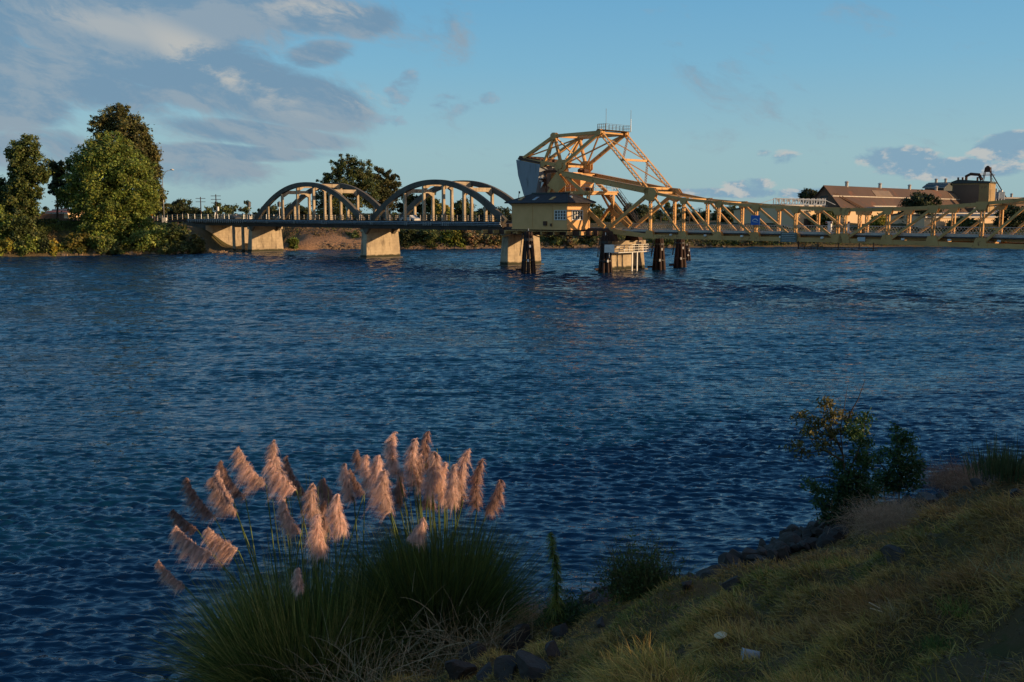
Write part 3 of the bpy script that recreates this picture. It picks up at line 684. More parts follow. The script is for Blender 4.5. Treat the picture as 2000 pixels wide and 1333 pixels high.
for p, q in (((20.9, 21.6), (25.0, 17.7)), ((25.0, 17.7), (29.4, 13.5))):
    m_.laced(P3(p, TA), P3(q, TB), .1, .36, (0, 0, 1), .42, .05); m_.laced(P3(p, TB), P3(q, TA), .1, .36, (0, 0, 1), .42, .05)
bpart(m_, 'lattice_brace', M['steel'], r)
m_ = MB(); m_.poly([(1.8, 18.5), (7.5, 17.5), (7.2, 15.5), (6.5, 12.3), (3.7, 12.3), (2.3, 15.8)], .15, 7.3); bpart(m_, 'counterweight', M['cw'], r, bevel=.06)
m_ = MB(); m_.poly([(2.0, 18.55), (7.4, 17.6), (7.4, 17.95), (2.3, 18.95)], .3, 7.1)
for i in range(7): m_.box(2.3 + i * .7, 2.7 + i * .7, .4, 6.9, 18.6 - i * .12, 19.15 - i * .12)
bpart(m_, 'counterweight_cradle', M['rust'], r)
m_ = MB()
for tt in (TA - .1, TB + .1):
    for i in range(5): x = 19.8 + i * .4; m_.beam((x, tt, 22.5), (x, tt, 23.5), .04, .04)
    for z in (23.0, 23.48): m_.beam((19.8, tt, z), (21.4, tt, z), .04, .04)
for x in (19.8, 21.4):
    for i in range(8): y = TA + (TB - TA) * i / 7; m_.beam((x, y, 22.5), (x, y, 23.5), .04, .04)
    for z in (23.0, 23.48): m_.beam((x, TA, z), (x, TB, z), .04, .04)
m_.box(19.7, 21.5, TA - .1, TB + .1, 22.5, 22.56)
bpart(m_, 'top_walkway', M['dark_metal'], r)
m_ = MB(); m_.tube([(20.3, 2.0, 22.5), (20.3, 2.0, 26.0)], .04, 5); m_.tube([(21.4, TB + .1, 22.5), (21.4, TB + .1, 24.6)], .06, 6); m_.tube([(21.4, TB + .1, 24.6), (21.4, TB + .1, 26.0)], .04, 5); bpart(m_, 'antenna', M['galv'], r)
clean(r)
# ---- fixed tower
r = bthing('bascule_tower', 'fixed ochre steel tower with platforms and stairs right of the grey counterweight', 'bridge tower', 14, 3.75, 7)
for tt in (TA, TB):
    m_ = MB()
    m_.beam((11.9, tt, 16.4), (8.3, tt, 11.6), .4, .42); m_.beam((8.3, tt, 11.7), (8.3, tt, 6.9), .4, .42); bpart(m_, 'leg', M['steel'], r)
    m_ = MB(); m_.beam((12.0, tt, 16.2), (17.3, tt, 12.4), .4, .5); bpart(m_, 'leg', M['steel'], r)
    m_ = MB(); m_.laced((17.9, tt, 6.7), (17.9, tt, 12.9), .36, .5); bpart(m_, 'leg', M['steel'], r)
    m_ = MB(); m_.poly([(11.25, 16.2), (13.4, 14.05), (11.4, 12.7), (9.1, 14.0)], tt - .34, tt - .26); m_.poly([(11.25, 16.2), (13.4, 14.05), (11.4, 12.7), (9.1, 14.0)], tt + .26, tt + .34); bpart(m_, 'gusset_plate', M['steel'], r)
    m_ = MB(); m_.beam((17.9, tt, 9.7), (21.4, tt, 7.1), .3, .7); bpart(m_, 'knee_brace', M['steel'], r)
m_ = MB(); m_.beam((15.6, TB + .5, 12.95), (21.5, TB + .5, 7.4), .5, .62); m_.beam((17.3, TB + .5, 10.7), (14.4, TB + .5, 7.4), .4, .4); m_.beam((17.7, TB + .5, 6.9), (17.7, TB + .5, 10.4), .35, .4); bpart(m_, 'rear_leg', M['steel'], r)
m_ = MB(); m_.beam((17.9, TB + .5, 8.7), (15.0, TB + .5, 12.7), .3, .3); m_.box(12.8, 18.3, TA, TB + 1.0, 12.75, 12.95)
for x in (13.0, 15.6, 18.1): m_.beam((x, TA, 12.55), (x, TB + .8, 12.55), .2, .36, (1, 0, 0))
m_.box(12.8, 18.3, TA - .05, TA + .08, 12.4, 12.95); bpart(m_, 'platform', M['steel'], r)
m_ = MB()
for z in (13.5, 13.95): m_.beam((12.9, TA, z), (18.3, TA, z), .05, .05); m_.beam((18.3, TA, z), (18.3, TB + 1, z), .05, .05)
for i in range(6): m_.beam((12.9 + i * 1.08, TA, 12.95), (12.9 + i * 1.08, TA, 13.97), .05, .05); m_.beam((18.3, TA + i * 1.4, 12.95), (18.3, TA + i * 1.4, 13.97), .05, .05)
bpart(m_, 'handrail', M['rail'], r)
m_ = MB(); m_.beam((17.2, TB + 1.1, 12.9), (22.6, TB + 1.1, 7.2), .08, .28); m_.beam((17.2, TB + 1.9, 12.9), (22.6, TB + 1.9, 7.2), .08, .28)
for i in range(22): f = (i + .5) / 22; m_.box(17.2 + 5.4 * f - .12, 17.2 + 5.4 * f + .12, TB + 1.12, TB + 1.88, 12.9 - 5.7 * f, 12.94 - 5.7 * f)
for tt in (TB + 1.1, TB + 1.9):
    for q in (.55, 1.05): m_.beam((17.2, tt, 12.9 + q), (22.6, tt, 7.2 + q), .05, .05)
    for i in range(7): f = i / 6; m_.beam((17.2 + 5.4 * f, tt, 12.9 - 5.7 * f), (17.2 + 5.4 * f, tt, 13.95 - 5.7 * f), .05, .05)
bpart(m_, 'stairs', M['dark_metal'], r)
mh = MB(); mh.box(9.2, 14.2, 2.9, 6.4, 13.0, 15.75); h_ = bpart(mh, 'machinery_house', M['ochre_wall'], r, bevel=.03)
m_ = MB(); m_.box(9.0, 14.4, 2.7, 6.6, 15.76, 15.9); bpart(m_, 'roof', M['ochre_wall'], r, h_)
m_ = MB(); m_.box(14.205, 14.24, 4.3, 4.95, 14.6, 15.3); bpart(m_, 'window', M['glass'], r, h_)
m_ = MB(); m_.box(6.9, 12.0, 3.2, 6.2, 11.2, 16.2); bpart(m_, 'machinery_room', M['ochre_wall'], r, bevel=.03)
m_ = MB()
for i, (x, z) in enumerate(((13.6, 16.4), (14.5, 16.3), (10, 16.6), (15.2, 13.3))): m_.tube([(x, 3.2, z), (x, 4.3, z)], .34, 10)
m_.box(7.2, 12.2, 1.3, 2.2, 16.2, 16.55); m_.tube([(8, 1.2, 11.5), (8, 1.2, 16)], .1, 6); m_.box(6.4, 7.3, 1.0, 2.0, 14.0, 15.2)
bpart(m_, 'gear_machinery', M['rust'], r)
m_ = MB(); m_.box(6.3, 7.6, .5, 1.0, 15.2, 15.35); m_.box(6.2, 7.3, .5, 1.0, 14.7, 14.85); m_.poly([(7.4, 13.6), (8.1, 14.5), (7.6, 14.6)], .45, .6); bpart(m_, 'white_piece', M['white'], r)  # small white pieces beside the counterweight
clean(r)
# ---- operator's cabin
r = bthing('operator_cabin', 'ochre bridge keeper cabin with dark hipped roof and white windows', 'cabin', 12, -2.3, 6.8)
m_ = MB(); m_.box(5.8, 18.2, -4.8, .25, 6.75, 10.95); w_ = bpart(m_, 'wall', M['ochre_wall'], r, bevel=.02)
m_ = MB()
for x in (10.5, 14.95, 18.1): m_.box(x - .06, x + .06, -4.85, -4.803, 6.75, 10.94)
m_.box(5.75, 18.26, -4.88, -4.803, 6.68, 6.9); m_.box(18.205, 18.28, -4.86, .2, 6.68, 6.9); m_.box(5.75, 18.3, -4.9, -4.803, 10.6, 10.93); m_.box(18.203, 18.3, -4.8, .2, 10.6, 10.93)
bpart(m_, 'wall_trim', M['ochre_wall'], r, w_)
m_ = MB(); e0, e1, f0, f1 = 4.9, 19.15, -5.75, 1.15; g0, g1, k0, k1 = 8.6, 16.3, -2.7, -1.7
m_.add([(e0, f0, 10.96), (e1, f0, 10.96), (e1, f1, 10.96), (e0, f1, 10.96), (e0, f0, 11.08), (e1, f0, 11.08), (e1, f1, 11.08), (e0, f1, 11.08), (g0, k0, 12.5), (g1, k0, 12.5), (g1, k1, 12.5), (g0, k1, 12.5)],
    [(0, 3, 2, 1), (0, 1, 5, 4), (1, 2, 6, 5), (2, 3, 7, 6), (3, 0, 4, 7), (4, 5, 9, 8), (5, 6, 10, 9), (6, 7, 11, 10), (7, 4, 8, 11), (8, 9, 10, 11)])
rf = bpart(m_, 'roof', M['roof_dark'], r)
m_ = MB(); m_.box(g0 - .2, g1 + .2, k0 - .1, k1 + .1, 12.52, 12.72)
for (x0, y0, x1, y1) in ((g0, k0, e0, f0), (g1, k0, e1, f0), (g1, k1, e1, f1)): m_.beam((x0, y0, 12.53), (x1, y1, 11.12), .14, .07, (0, 0, 1))
bpart(m_, 'ridge_cap', M['slate'], r, rf)
for x, mt in ((7.3, 'steel'), (10.6, 'galv'), (14.3, 'steel')):
    m_ = MB(); z = 11.08 + 1.42 * (.42); y = f0 + (k0 - f0) * .42
    m_.add([(x, y - .5, z - .20), (x + .7, y - .5, z - .20), (x + .7, y + .5, z + .27), (x, y + .5, z + .27), (x, y - .5, z - .12), (x + .7, y - .5, z - .12), (x + .7, y + .5, z + .34), (x, y + .5, z + .34)],
          [(0, 3, 2, 1), (4, 5, 6, 7), (0, 1, 5, 4), (1, 2, 6, 5), (2, 3, 7, 6), (3, 0, 4, 7)])
    bpart(m_, 'skylight', M[mt], r, rf)
m_ = MB(); m_.tube([(17.3, -3.0, 11.6), (17.3, -3.0, 12.15)], [.3, .22], 10); bpart(m_, 'roof_vent', M['white'], r, rf)
def window(u0, u1, z0, z1, nx, nz, face):
    """face 'n': on the near wall (t=-4.8), u is s; face 'e': on the end wall (s=18.2), u is t"""
    def bx(m_, a, c, d, e, o0, o1):
        if face == 'n': m_.box(a, c, -4.8 - o1, -4.8 - o0, d, e)
        else: m_.box(18.2 + o0, 18.2 + o1, a, c, d, e)
    m_ = MB(); f = .1
    for a, c, d, e in ((u0 - f, u1 + f, z1, z1 + f), (u0 - f, u1 + f, z0 - f, z0), (u0 - f, u0, z0, z1), (u1, u1 + f, z0, z1)): bx(m_, a, c, d, e, .004, .09)
    for i in range(1, nx): x = u0 + (u1 - u0) * i / nx; bx(m_, x - (.07 if nx > 3 else .06), x + .07, z0, z1, .03, .075)
    for i in range(1, nz): z = z0 + (z1 - z0) * i / nz; bx(m_, u0, u1, z - .035, z + .035, .035, .07)
    wn = bpart(m_, 'window', M['white'], r)
    return wn, bx
for a in ((15.55, 17.9, 8.35, 9.75, 4, 3, 'n'), (-3.7, -1.2, 8.35, 9.75, 4, 2, 'e')):
    wn, bx = window(*a); m_ = MB(); bx(m_, a[0], a[1], a[2], a[3], .006, .025)
    bpart(m_, 'pane', M['glass'], r, wn)
m_ = MB(); m_.box(13.1, 13.8, -5.05, -4.803, 7.35, 8.05); m_.box(14.6, 14.9, -5.0, -4.803, 7.25, 7.7); bpart(m_, 'meter_box', M['rust'], r, w_)
clean(r)
# ---- pier walkway
r = bthing('pier_walkway', 'pale metal walkway with railings and ladders on the hinge pier', 'walkway', 24, 4, 2.5)
m_ = MB(); m_.box(22.9, 24.4, -.5, 9.6, 3.05, 3.15); bpart(m_, 'floor_grating', M['white'], r)
m_ = MB()
def railrun(m_, p, q, n, z0=3.15, h=1.15):
    for k_ in (.4, .8, h): m_.beam((p[0], p[1], z0 + k_), (q[0], q[1], z0 + k_), .07, .07, (0, 0, 1))
    for i in range(n + 1): f = i / n; x = p[0] + (q[0] - p[0]) * f; y = p[1] + (q[1] - p[1]) * f; m_.box(x - .04, x + .04, y - .04, y + .04, z0, z0 + h)
railrun(m_, (24.35, -.5), (24.35, 9.6), 8); railrun(m_, (22.95, 9.55), (24.35, 9.55), 1)
bpart(m_, 'railing', M['white'], r)
for y in (3.9, 5.2):
    m_ = MB(); m_.box(24.4, 24.5, y, y + .22, -1, 3.1); bpart(m_, 'fender_pile', M['white'], r)
for y in (.6, 1.9):
    m_ = MB(); m_.tube([(24.2, y, -1), (24.1, y - .1, 1.4), (24.2, y, 3.1)], .07, 6); bpart(m_, 'cable', M['dark_metal'], r)
clean(r)
m_ = MB(); m_.box(-.75, .75, -.05, .05, -.62, .62); m_.tube([(0, .1, -1.5), (0, .1, .6)], .05, 6)
o = m_.build('notice_board', M['white'], None); o.location = (at(1190, 486, 156.2)); o.rotation_euler = (0, 0, R(-12)); tag(o, 'small blank whitish board fixed before the timber piles by the hinge pier', 'board')
# ---- hinge bearings
r = bthing('bearing_block', 'dark steel hinge bearing under the left bascule leaf', 'bearing', 22, 4, 5)
for tt in (TA, TB):
    m_ = MB(); m_.poly([(20.9, 4.92), (24.0, 4.92), (23.2, 6.5), (21.6, 6.5)], tt - .5, tt + .5); m_.tube([(22.4, tt - .6, 6.4), (22.4, tt + .6, 6.4)], .4, 12); bpart(m_, 'bearing', M['rust'], r)
clean(r)
# ---- dolphins
def dolphin(label, x, y, h, seed, ladder=True, scale=1.0, weed=False):
    rd = random.Random(seed); r = thing('timber_dolphin', label, 'mooring piles', (x, y, 0), rd.random() * .4, 'timber pile clusters around the hinge pier')
    r.scale = (scale,) * 3
    for i in range(9):
        a = 2 * PI * i / 8; rr = 0 if i == 8 else 1; m_ = MB()
        bx, by = math.cos(a) * 1.08 * rr, math.sin(a) * 1.08 * rr; tx, ty = math.cos(a) * .45 * rr, math.sin(a) * .45 * rr
        m_.tube([(bx, by, -1.5), ((bx + tx) / 2 + rd.uniform(-.03, .03), (by + ty) / 2, h / 2 - .5), (tx, ty, h + rd.uniform(-.25, .12))], [.24, .22, .19], 9); m_.build('pile', M['timber'], r)
    m_ = MB(); m_.tube([(0, 0, h * .78), (0, 0, h * .84)], .78, 14); m_.tube([(0, 0, h * .30), (0, 0, h * .33)], 1.05, 14); m_.build('binding_band', M['dark_metal'], r)
    if ladder:
        m_ = MB()
        for q in (-.22, .22): m_.beam((-1.35, q, h * .42), (-.95, q, h * .95), .08, .08)
        for i in range(6): f = i / 5; m_.box(-1.36 + .4 * f - .03, -1.30 + .4 * f, -.22, .22, h * (.42 + .53 * f), h * (.42 + .53 * f) + .07)
        m_.build('ladder', M['dark_metal'], r)
    m_ = MB()
    for z, a in ((h * .28, -1.7), (h * .62, -1.4)): m_.box(math.cos(a) * 1.05 - .12, math.cos(a) * 1.05 + .12, math.sin(a) * 1.1 - .08, math.sin(a) * 1.1 + .08, z, z + .4)
    m_.tube([(0, 0, h), (0, 0, h + .45)], .07, 6); m_.build('reflector', M['white'], r)
    m_ = MB(); m_.beam((-2.0, -.3, .55), (-1.0, -.2, .6), .3, .3); m_.build('fender_log', M['timber'], r)
    return r
def wpt(px, py):
    q = ray(px, py); k_ = -EYE / q[2]; return q[0] * k_, q[1] * k_
dolphin('cluster of dark timber piles standing in front of the cabin pier', *wpt(1032, 533.5), 6.5, 1)
dolphin('cluster of dark timber piles beside the blank whitish board', *wpt(1182, 532.5), 5.9, 2)
dolphin('cluster of reddish timber piles just right of the hinge pier walkway', *wpt(1287, 528), 5.3, 3)
dolphin('free standing cluster of timber piles, second one right of the hinge pier', *wpt(1328, 524), 5.3, 4)
dolphin('small far pile cluster half hidden behind the rightmost large one', *wpt(1341, 508), 3.6, 5, False, .8)
# ---- signs on the bridge
def sign(name, label, px0, py0, px1, py1, t_, mat, th=.06, wf=1.0):
    s0, z1 = on(px0, py0, t_); s1, z0 = on(px1, py1, t_)
    r = bthing(name, label, 'sign', (s0 + s1) / 2, t_, (z0 + z1) / 2)
    m_ = MB(); m_.box(s0, s1, t_ - th / 2, t_ + th / 2, z0, z1); bpart(m_, 'panel', mat, r, bevel=.01); return r, s0, s1, z0, z1
r, s0, s1, z0, z1 = sign('bridge_sign', 'square blue sign with a pale curved emblem on the left truss', 1467, 421, 1484, 440, .2, M['blue'])
m_ = MB(); c = (s0 + s1) / 2; zc_ = (z0 + z1) / 2; k_ = (s1 - s0) * .30
pts = [(c + k_ * math.cos(a), zc_ - .22 + k_ * .9 * math.sin(a)) for a in np.linspace(.35, PI - .35, 9)]
for (a, b_), (c2, d2) in zip(pts[:-1], pts[1:]): m_.beam((a, .145, b_), (c2, .145, d2), .03, .11)
m_.beam((c - k_, .15, zc_ - .2), (c + k_ * .9, .15, zc_ - .28), .03, .06)
bpart(m_, 'emblem', M['white'], r); clean(r)
r, *_ = sign('notice_sign', 'large weathered grey notice sign on the left bottom chord', 1525, 454, 1556, 474, .1, M['sign_grey'])
for q in range(5): m_ = MB(); z = _[2] + (q + .6) * (_[3] - _[2]) / 5.4; m_.box(_[0] + .2, _[1] - .2 - .15 * (q % 2), .045, .068, z, z + .07); bpart(m_, 'lettering', M['galv'], r)
clean(r)
r, *_ = sign('clearance_sign', 'small pale grey sign hung just right of the span centre', 1676, 463.5, 1690, 472, .1, M['galv']); clean(r)
# signals on the arch deck
def signal(label, px, ptop, pbot, t_):
    s, zt = on(px, ptop, t_); r = bthing('traffic_signal', label, 'traffic signal', s, t_, 7.5, 'traffic signals at the arches')
    m_ = MB(); m_.tube([(s, t_, 7.5), (s, t_, zt - .9)], .09, 8); bpart(m_, 'pole', M['white'], r)
    m_ = MB(); m_.box(s - .35, s + .35, t_ - .3, t_ + .3, zt - 1.15, zt); m_.box(s - .1, s + .1, t_ - .1, t_ + .1, zt, zt + .25); bpart(m_, 'signal_head', M['dark_metal'], r, bevel=.04)
    m_ = MB(); m_.box(s - .4, s + .5, t_ - .3, t_ + .3, 7.5, 8.5); bpart(m_, 'control_cabinet', M['rail'], r, bevel=.05); clean(r)
signal('dark boxy traffic signal before the left arch begins', 486, 395, 424, 0.9)
signal('dark boxy traffic signal on a white pole inside the left arch', 545, 395, 426, 7.6)
m_ = MB(); m_.tube([(0, 0, 0), (.35, 0, 3.6)], .06, 6); m_.box(.25, .55, -.1, .1, 3.5, 3.9); o = m_.build('mast_pole', M['dark_metal'], None); o.location = BW(-3.5, 6, 7.5); tag(o, 'slim dark leaning pole left of the grey counterweight', 'pole')
o.location = BW(*[(on(1010, 400, 3.0)[0]), 3.0, 9.3]); 
# barrier gates with lamps near the span centre
for lab, px in (('white barrier gate stand on the deck left of the span centre', 1621), ('white barrier gate stand on the deck right of the span centre', 1655)):
    s, _z = on(px, 445, 5.8); r = bthing('barrier_gate', lab, 'barrier gate', s, 5.8, 6.5, 'barrier gates at the span centre')
    m_ = MB(); m_.box(s - .25, s + .25, 5.6, 6.0, 6.53, 7.9); bpart(m_, 'housing', M['white'], r, bevel=.04)
    m_ = MB(); m_.box(s - .5, s + .5, 5.5, 5.58, 7.95, 8.25); bpart(m_, 'lamp_bar', M['white'], r); 
    for q in (-.35, .35): m_ = MB(); m_.tube([(s + q, 5.42, 8.1), (s + q, 5.5, 8.1)], .12, 10); bpart(m_, 'lamp', M['redroof'], r)
    clean(r)

# ================================================================ VEGETATION HELPERS
def unit(v): return v / np.maximum(np.linalg.norm(v, axis=-1, keepdims=True), 1e-9)
def leaf_quads(P, size, rng, up=.4, asp=.6, normal=None, mixn=.5):
    """one four-sided leaf at each point; leaves partly face the given outward normals"""
    n = len(P); nn = rng.normal(size=(n, 3))
    if normal is not None: nn = unit(nn) * (1 - mixn) + normal * mixn
    nn[:, 2] += up; nn = unit(nn)
    a = unit(np.cross(nn, rng.normal(size=(n, 3)))); b_ = np.cross(nn, a)
    s_ = (size * (.6 + .8 * rng.rand(n)))[:, None]; a = a * s_; b_ = b_ * s_ * asp
    V = np.stack([P - a, P - b_ * .9 + a * .1, P + a, P + b_ * .9 + a * .1], 1).reshape(-1, 3)
    return V, np.arange(n * 4).reshape(-1, 4)
def crown_points(lobes, n, rng, clump=.2, cpl=26, inner=.45):
    """leaf positions in clumps spread through ellipsoid lobes; returns points, clump ids, outward normals"""
    w_ = np.array([l[3] * l[5] for l in lobes]); w_ = w_ / w_.sum(); P = []; I = []; Nn = []; ci = 0
    for l, q in zip(lobes, w_):
        c = np.array(l[:3]); rad = np.array(l[3:6]); k_ = max(4, int(n * q / cpl / 3))
        d = unit(rng.normal(size=(k_, 3))); rr = inner + (1.04 - inner) * rng.rand(k_) ** .55
        cc = c + d * rad * rr[:, None] * (1 + .16 * rng.normal(size=(k_, 1)))
        for j in range(k_):
            m_ = max(4, int(n * q / k_)); s_ = clump * min(rad.mean(), rad.min() * 1.6) * (.6 + .8 * rng.rand())
            pp = rng.normal(size=(m_, 3)) * s_ * np.array([1, 1, .75]) * .62
            P.append(cc[j] + pp); I.append(np.full(m_, ci)); Nn.append(np.repeat(unit(d[j:j + 1] * .6 + unit(pp.mean(0, keepdims=True))), m_, 0) * .5 + unit(pp) * .5); ci += 1
    return np.concatenate(P), np.concatenate(I), np.concatenate(Nn)
def tints(n, ids, cols, rng, var=.18, nlo=.8):
    cols = np.array(cols); k_ = ids.max() + 1 if len(ids) else 1
    cc = cols[rng.randint(0, len(cols), k_)] * (1 + var * rng.normal(size=(k_, 1)))
    c = cc[ids] * (nlo + (1.2 - nlo) * rng.rand(n, 1)) * (1 + .08 * rng.normal(size=(n, 3)))
    return np.repeat(np.clip(c, .003, 1), 4, 0)
GREEN = [(.18, .225, .042), (.15, .195, .040), (.21, .245, .045), (.12, .16, .034)]
OLIVE = [(.125, .125, .040), (.15, .14, .042), (.105, .108, .036), (.085, .085, .03)]
DARKG = [(0.054, 0.070, 0.027), (0.068, 0.084, 0.030), (0.043, 0.057, 0.024)]
BRIGHT = [(0.203, 0.257, 0.054), (0.162, 0.216, 0.047), (0.270, 0.297, 0.068), (0.135, 0.176, 0.041)]
YEL = [(0.351, 0.297, 0.041), (0.297, 0.270, 0.047), (0.216, 0.230, 0.041), (0.405, 0.311, 0.054)]
RUSTY = [(0.216, 0.162, 0.081), (0.257, 0.162, 0.081), (0.149, 0.121, 0.047), (0.176, 0.176, 0.068)]
MIDG = [(.095, .12, .038), (.12, .14, .04), (.072, .095, .034)]
def tree(name, label, base, lobes, n, leaf, cols, seed, cat='tree', trunk_r=.5, bark='bark', clump=.2, group=None, limbs=True, up=.4, asp=.6, trunk_top=None, inner=.45):
    """lobes are in world coordinates: cx, cy, cz, rx, ry, rz"""
    rng = np.random.RandomState(seed); r = thing(name, label, cat, tuple(base), 0, group); B = np.array(base)
    L = [tuple(np.array(l[:3]) - B) + tuple(l[3:6]) for l in lobes]
    P, I, Nn = crown_points(L, n, rng, clump, inner=inner)
    V, F = leaf_quads(P, leaf, rng, up, asp, Nn, .45)
    link('crown', np_mesh('crown', V, F, tints(len(P), I, cols, rng)), M['leaf'], r)
    if limbs:
        m_ = MB(); cz = np.mean([l[2] for l in L]); cx = np.mean([l[0] for l in L]); cy = np.mean([l[1] for l in L])
        tz = trunk_top or cz * .8
        m_.tube([(0, 0, -.6), (cx * .15, cy * .15, tz * .3), (cx * .4, cy * .4, tz * .65), (cx * .8, cy * .8, tz)], [trunk_r * 1.25, trunk_r, trunk_r * .8, trunk_r * .5], 9)
        for l in L:
            s_ = Vector((cx * .3, cy * .3, tz * (.35 + .4 * rng.rand()))); e = Vector(l[:3]); mid = (s_ + e) / 2 + Vector((0, 0, -.06 * (e - s_).length))
            m_.tube([s_, mid, e], [trunk_r * .45, trunk_r * .3, trunk_r * .1], 6)
            for j in range(4):
                d = Vector(unit(rng.normal(size=3) + np.array([0, 0, .5]))); e2 = e + Vector((d.x * l[3], d.y * l[4], d.z * l[5])) * .9
                m_.tube([e * .75 + s_ * .25, (e + e2) / 2, e2], [trunk_r * .2, trunk_r * .12, trunk_r * .04], 5)
        m_.build('trunk', M[bark], r, smooth=True)
    return r
def pl(Y, items, dz=.9, k=1.0):
    """lobes given by their middle and half size in the photo at distance Y"""
    out = []
    for it in items:
        px, py, rx, ry = it[:4]; yy = Y + (it[4] if len(it) > 4 else 0); p = at(px, py, yy); f = yy / FPX * k
        out.append((p[0], p[1], p[2], rx * f, rx * f * dz, ry * f))
    return out
# ---- left bank big trees
def gnd(px, Y): x = (px - 1000) / FPX * Y; return (x, Y, far_z(x, Y) - .3)
tree('poplar_tree', 'broad bright green tree, largest of those on the left bank', gnd(215, 231),
     pl(231, [(205, 330, 52, 50, 0), (175, 372, 45, 48, 2), (252, 368, 48, 52, 1), (215, 415, 55, 46, -2), (150, 330, 22, 26, 3), (218, 285, 24, 26, 2), (150, 392, 34, 34, 3), (262, 418, 34, 34, 0), (185, 300, 26, 30, 1), (240, 320, 34, 34, 2), (290, 385, 20, 32, 3), (190, 448, 36, 20, -2), (236, 446, 34, 20, -2), (282, 330, 18, 26, 3)]), 76000, .29, GREEN, 1, trunk_r=.55, bark='palebark')
tree('eucalyptus_tree', 'tall brownish olive tree rising behind the broad bright green one', gnd(255, 246),
     pl(246, [(228, 232, 26, 24), (250, 262, 34, 34), (205, 252, 22, 26), (282, 262, 13, 17), (278, 300, 26, 34), (296, 335, 16, 42), (298, 375, 20, 24), (248, 300, 44, 36), (196, 272, 18, 18), (268, 288, 22, 26), (238, 214, 14, 10), (300, 300, 10, 20)]), 44000, .28, OLIVE, 2, trunk_r=.7, clump=.24)
tree('dark_tree', 'small dark tree in the gap left of the broad green tree', gnd(118, 240),
     pl(240, [(112, 328, 14, 16), (122, 350, 16, 18), (110, 368, 14, 14), (125, 380, 12, 14), (104, 345, 8, 10)]), 7000, .34, DARKG, 3, trunk_r=.25, clump=.26)
tree('leaning_tree', 'medium green tree at the left edge with a knobbly upright crown', gnd(42, 226),
     pl(226, [(48, 285, 22, 18), (42, 312, 26, 26), (62, 335, 28, 24), (34, 340, 20, 20), (80, 342, 14, 14), (36, 375, 20, 22), (60, 372, 20, 18), (52, 400, 22, 20), (28, 400, 18, 24), (72, 378, 10, 8), (20, 305, 7, 12), (45, 425, 26, 20), (70, 300, 8, 10)]), 38000, .27, [(.105, .135, .035), (.13, .155, .04), (.085, .11, .03)], 4, trunk_r=.35, clump=.24)
tree('edge_tree', 'dark green tree cut off by the left edge of the photo', gnd(-12, 228),
     pl(228, [(-10, 370, 24, 26), (8, 392, 18, 20), (-20, 410, 34, 34), (5, 425, 20, 20)]), 17000, .28, MIDG, 5, trunk_r=.35, clump=.26)
tree('small_brown_tree', 'small brownish tree behind the teal road sign', gnd(306, 285), pl(285, [(306, 385, 14, 12), (300, 402, 18, 16), (316, 405, 14, 14), (285, 410, 14, 14)]), 5000, .34, OLIVE, 6, trunk_r=.25)
tree('round_tree', 'round dark tree behind the tall street lamp', gnd(350, 330), pl(330, [(350, 408, 20, 14), (335, 418, 16, 12), (368, 418, 16, 12)]), 5000, .4, DARKG, 7, trunk_r=.25)
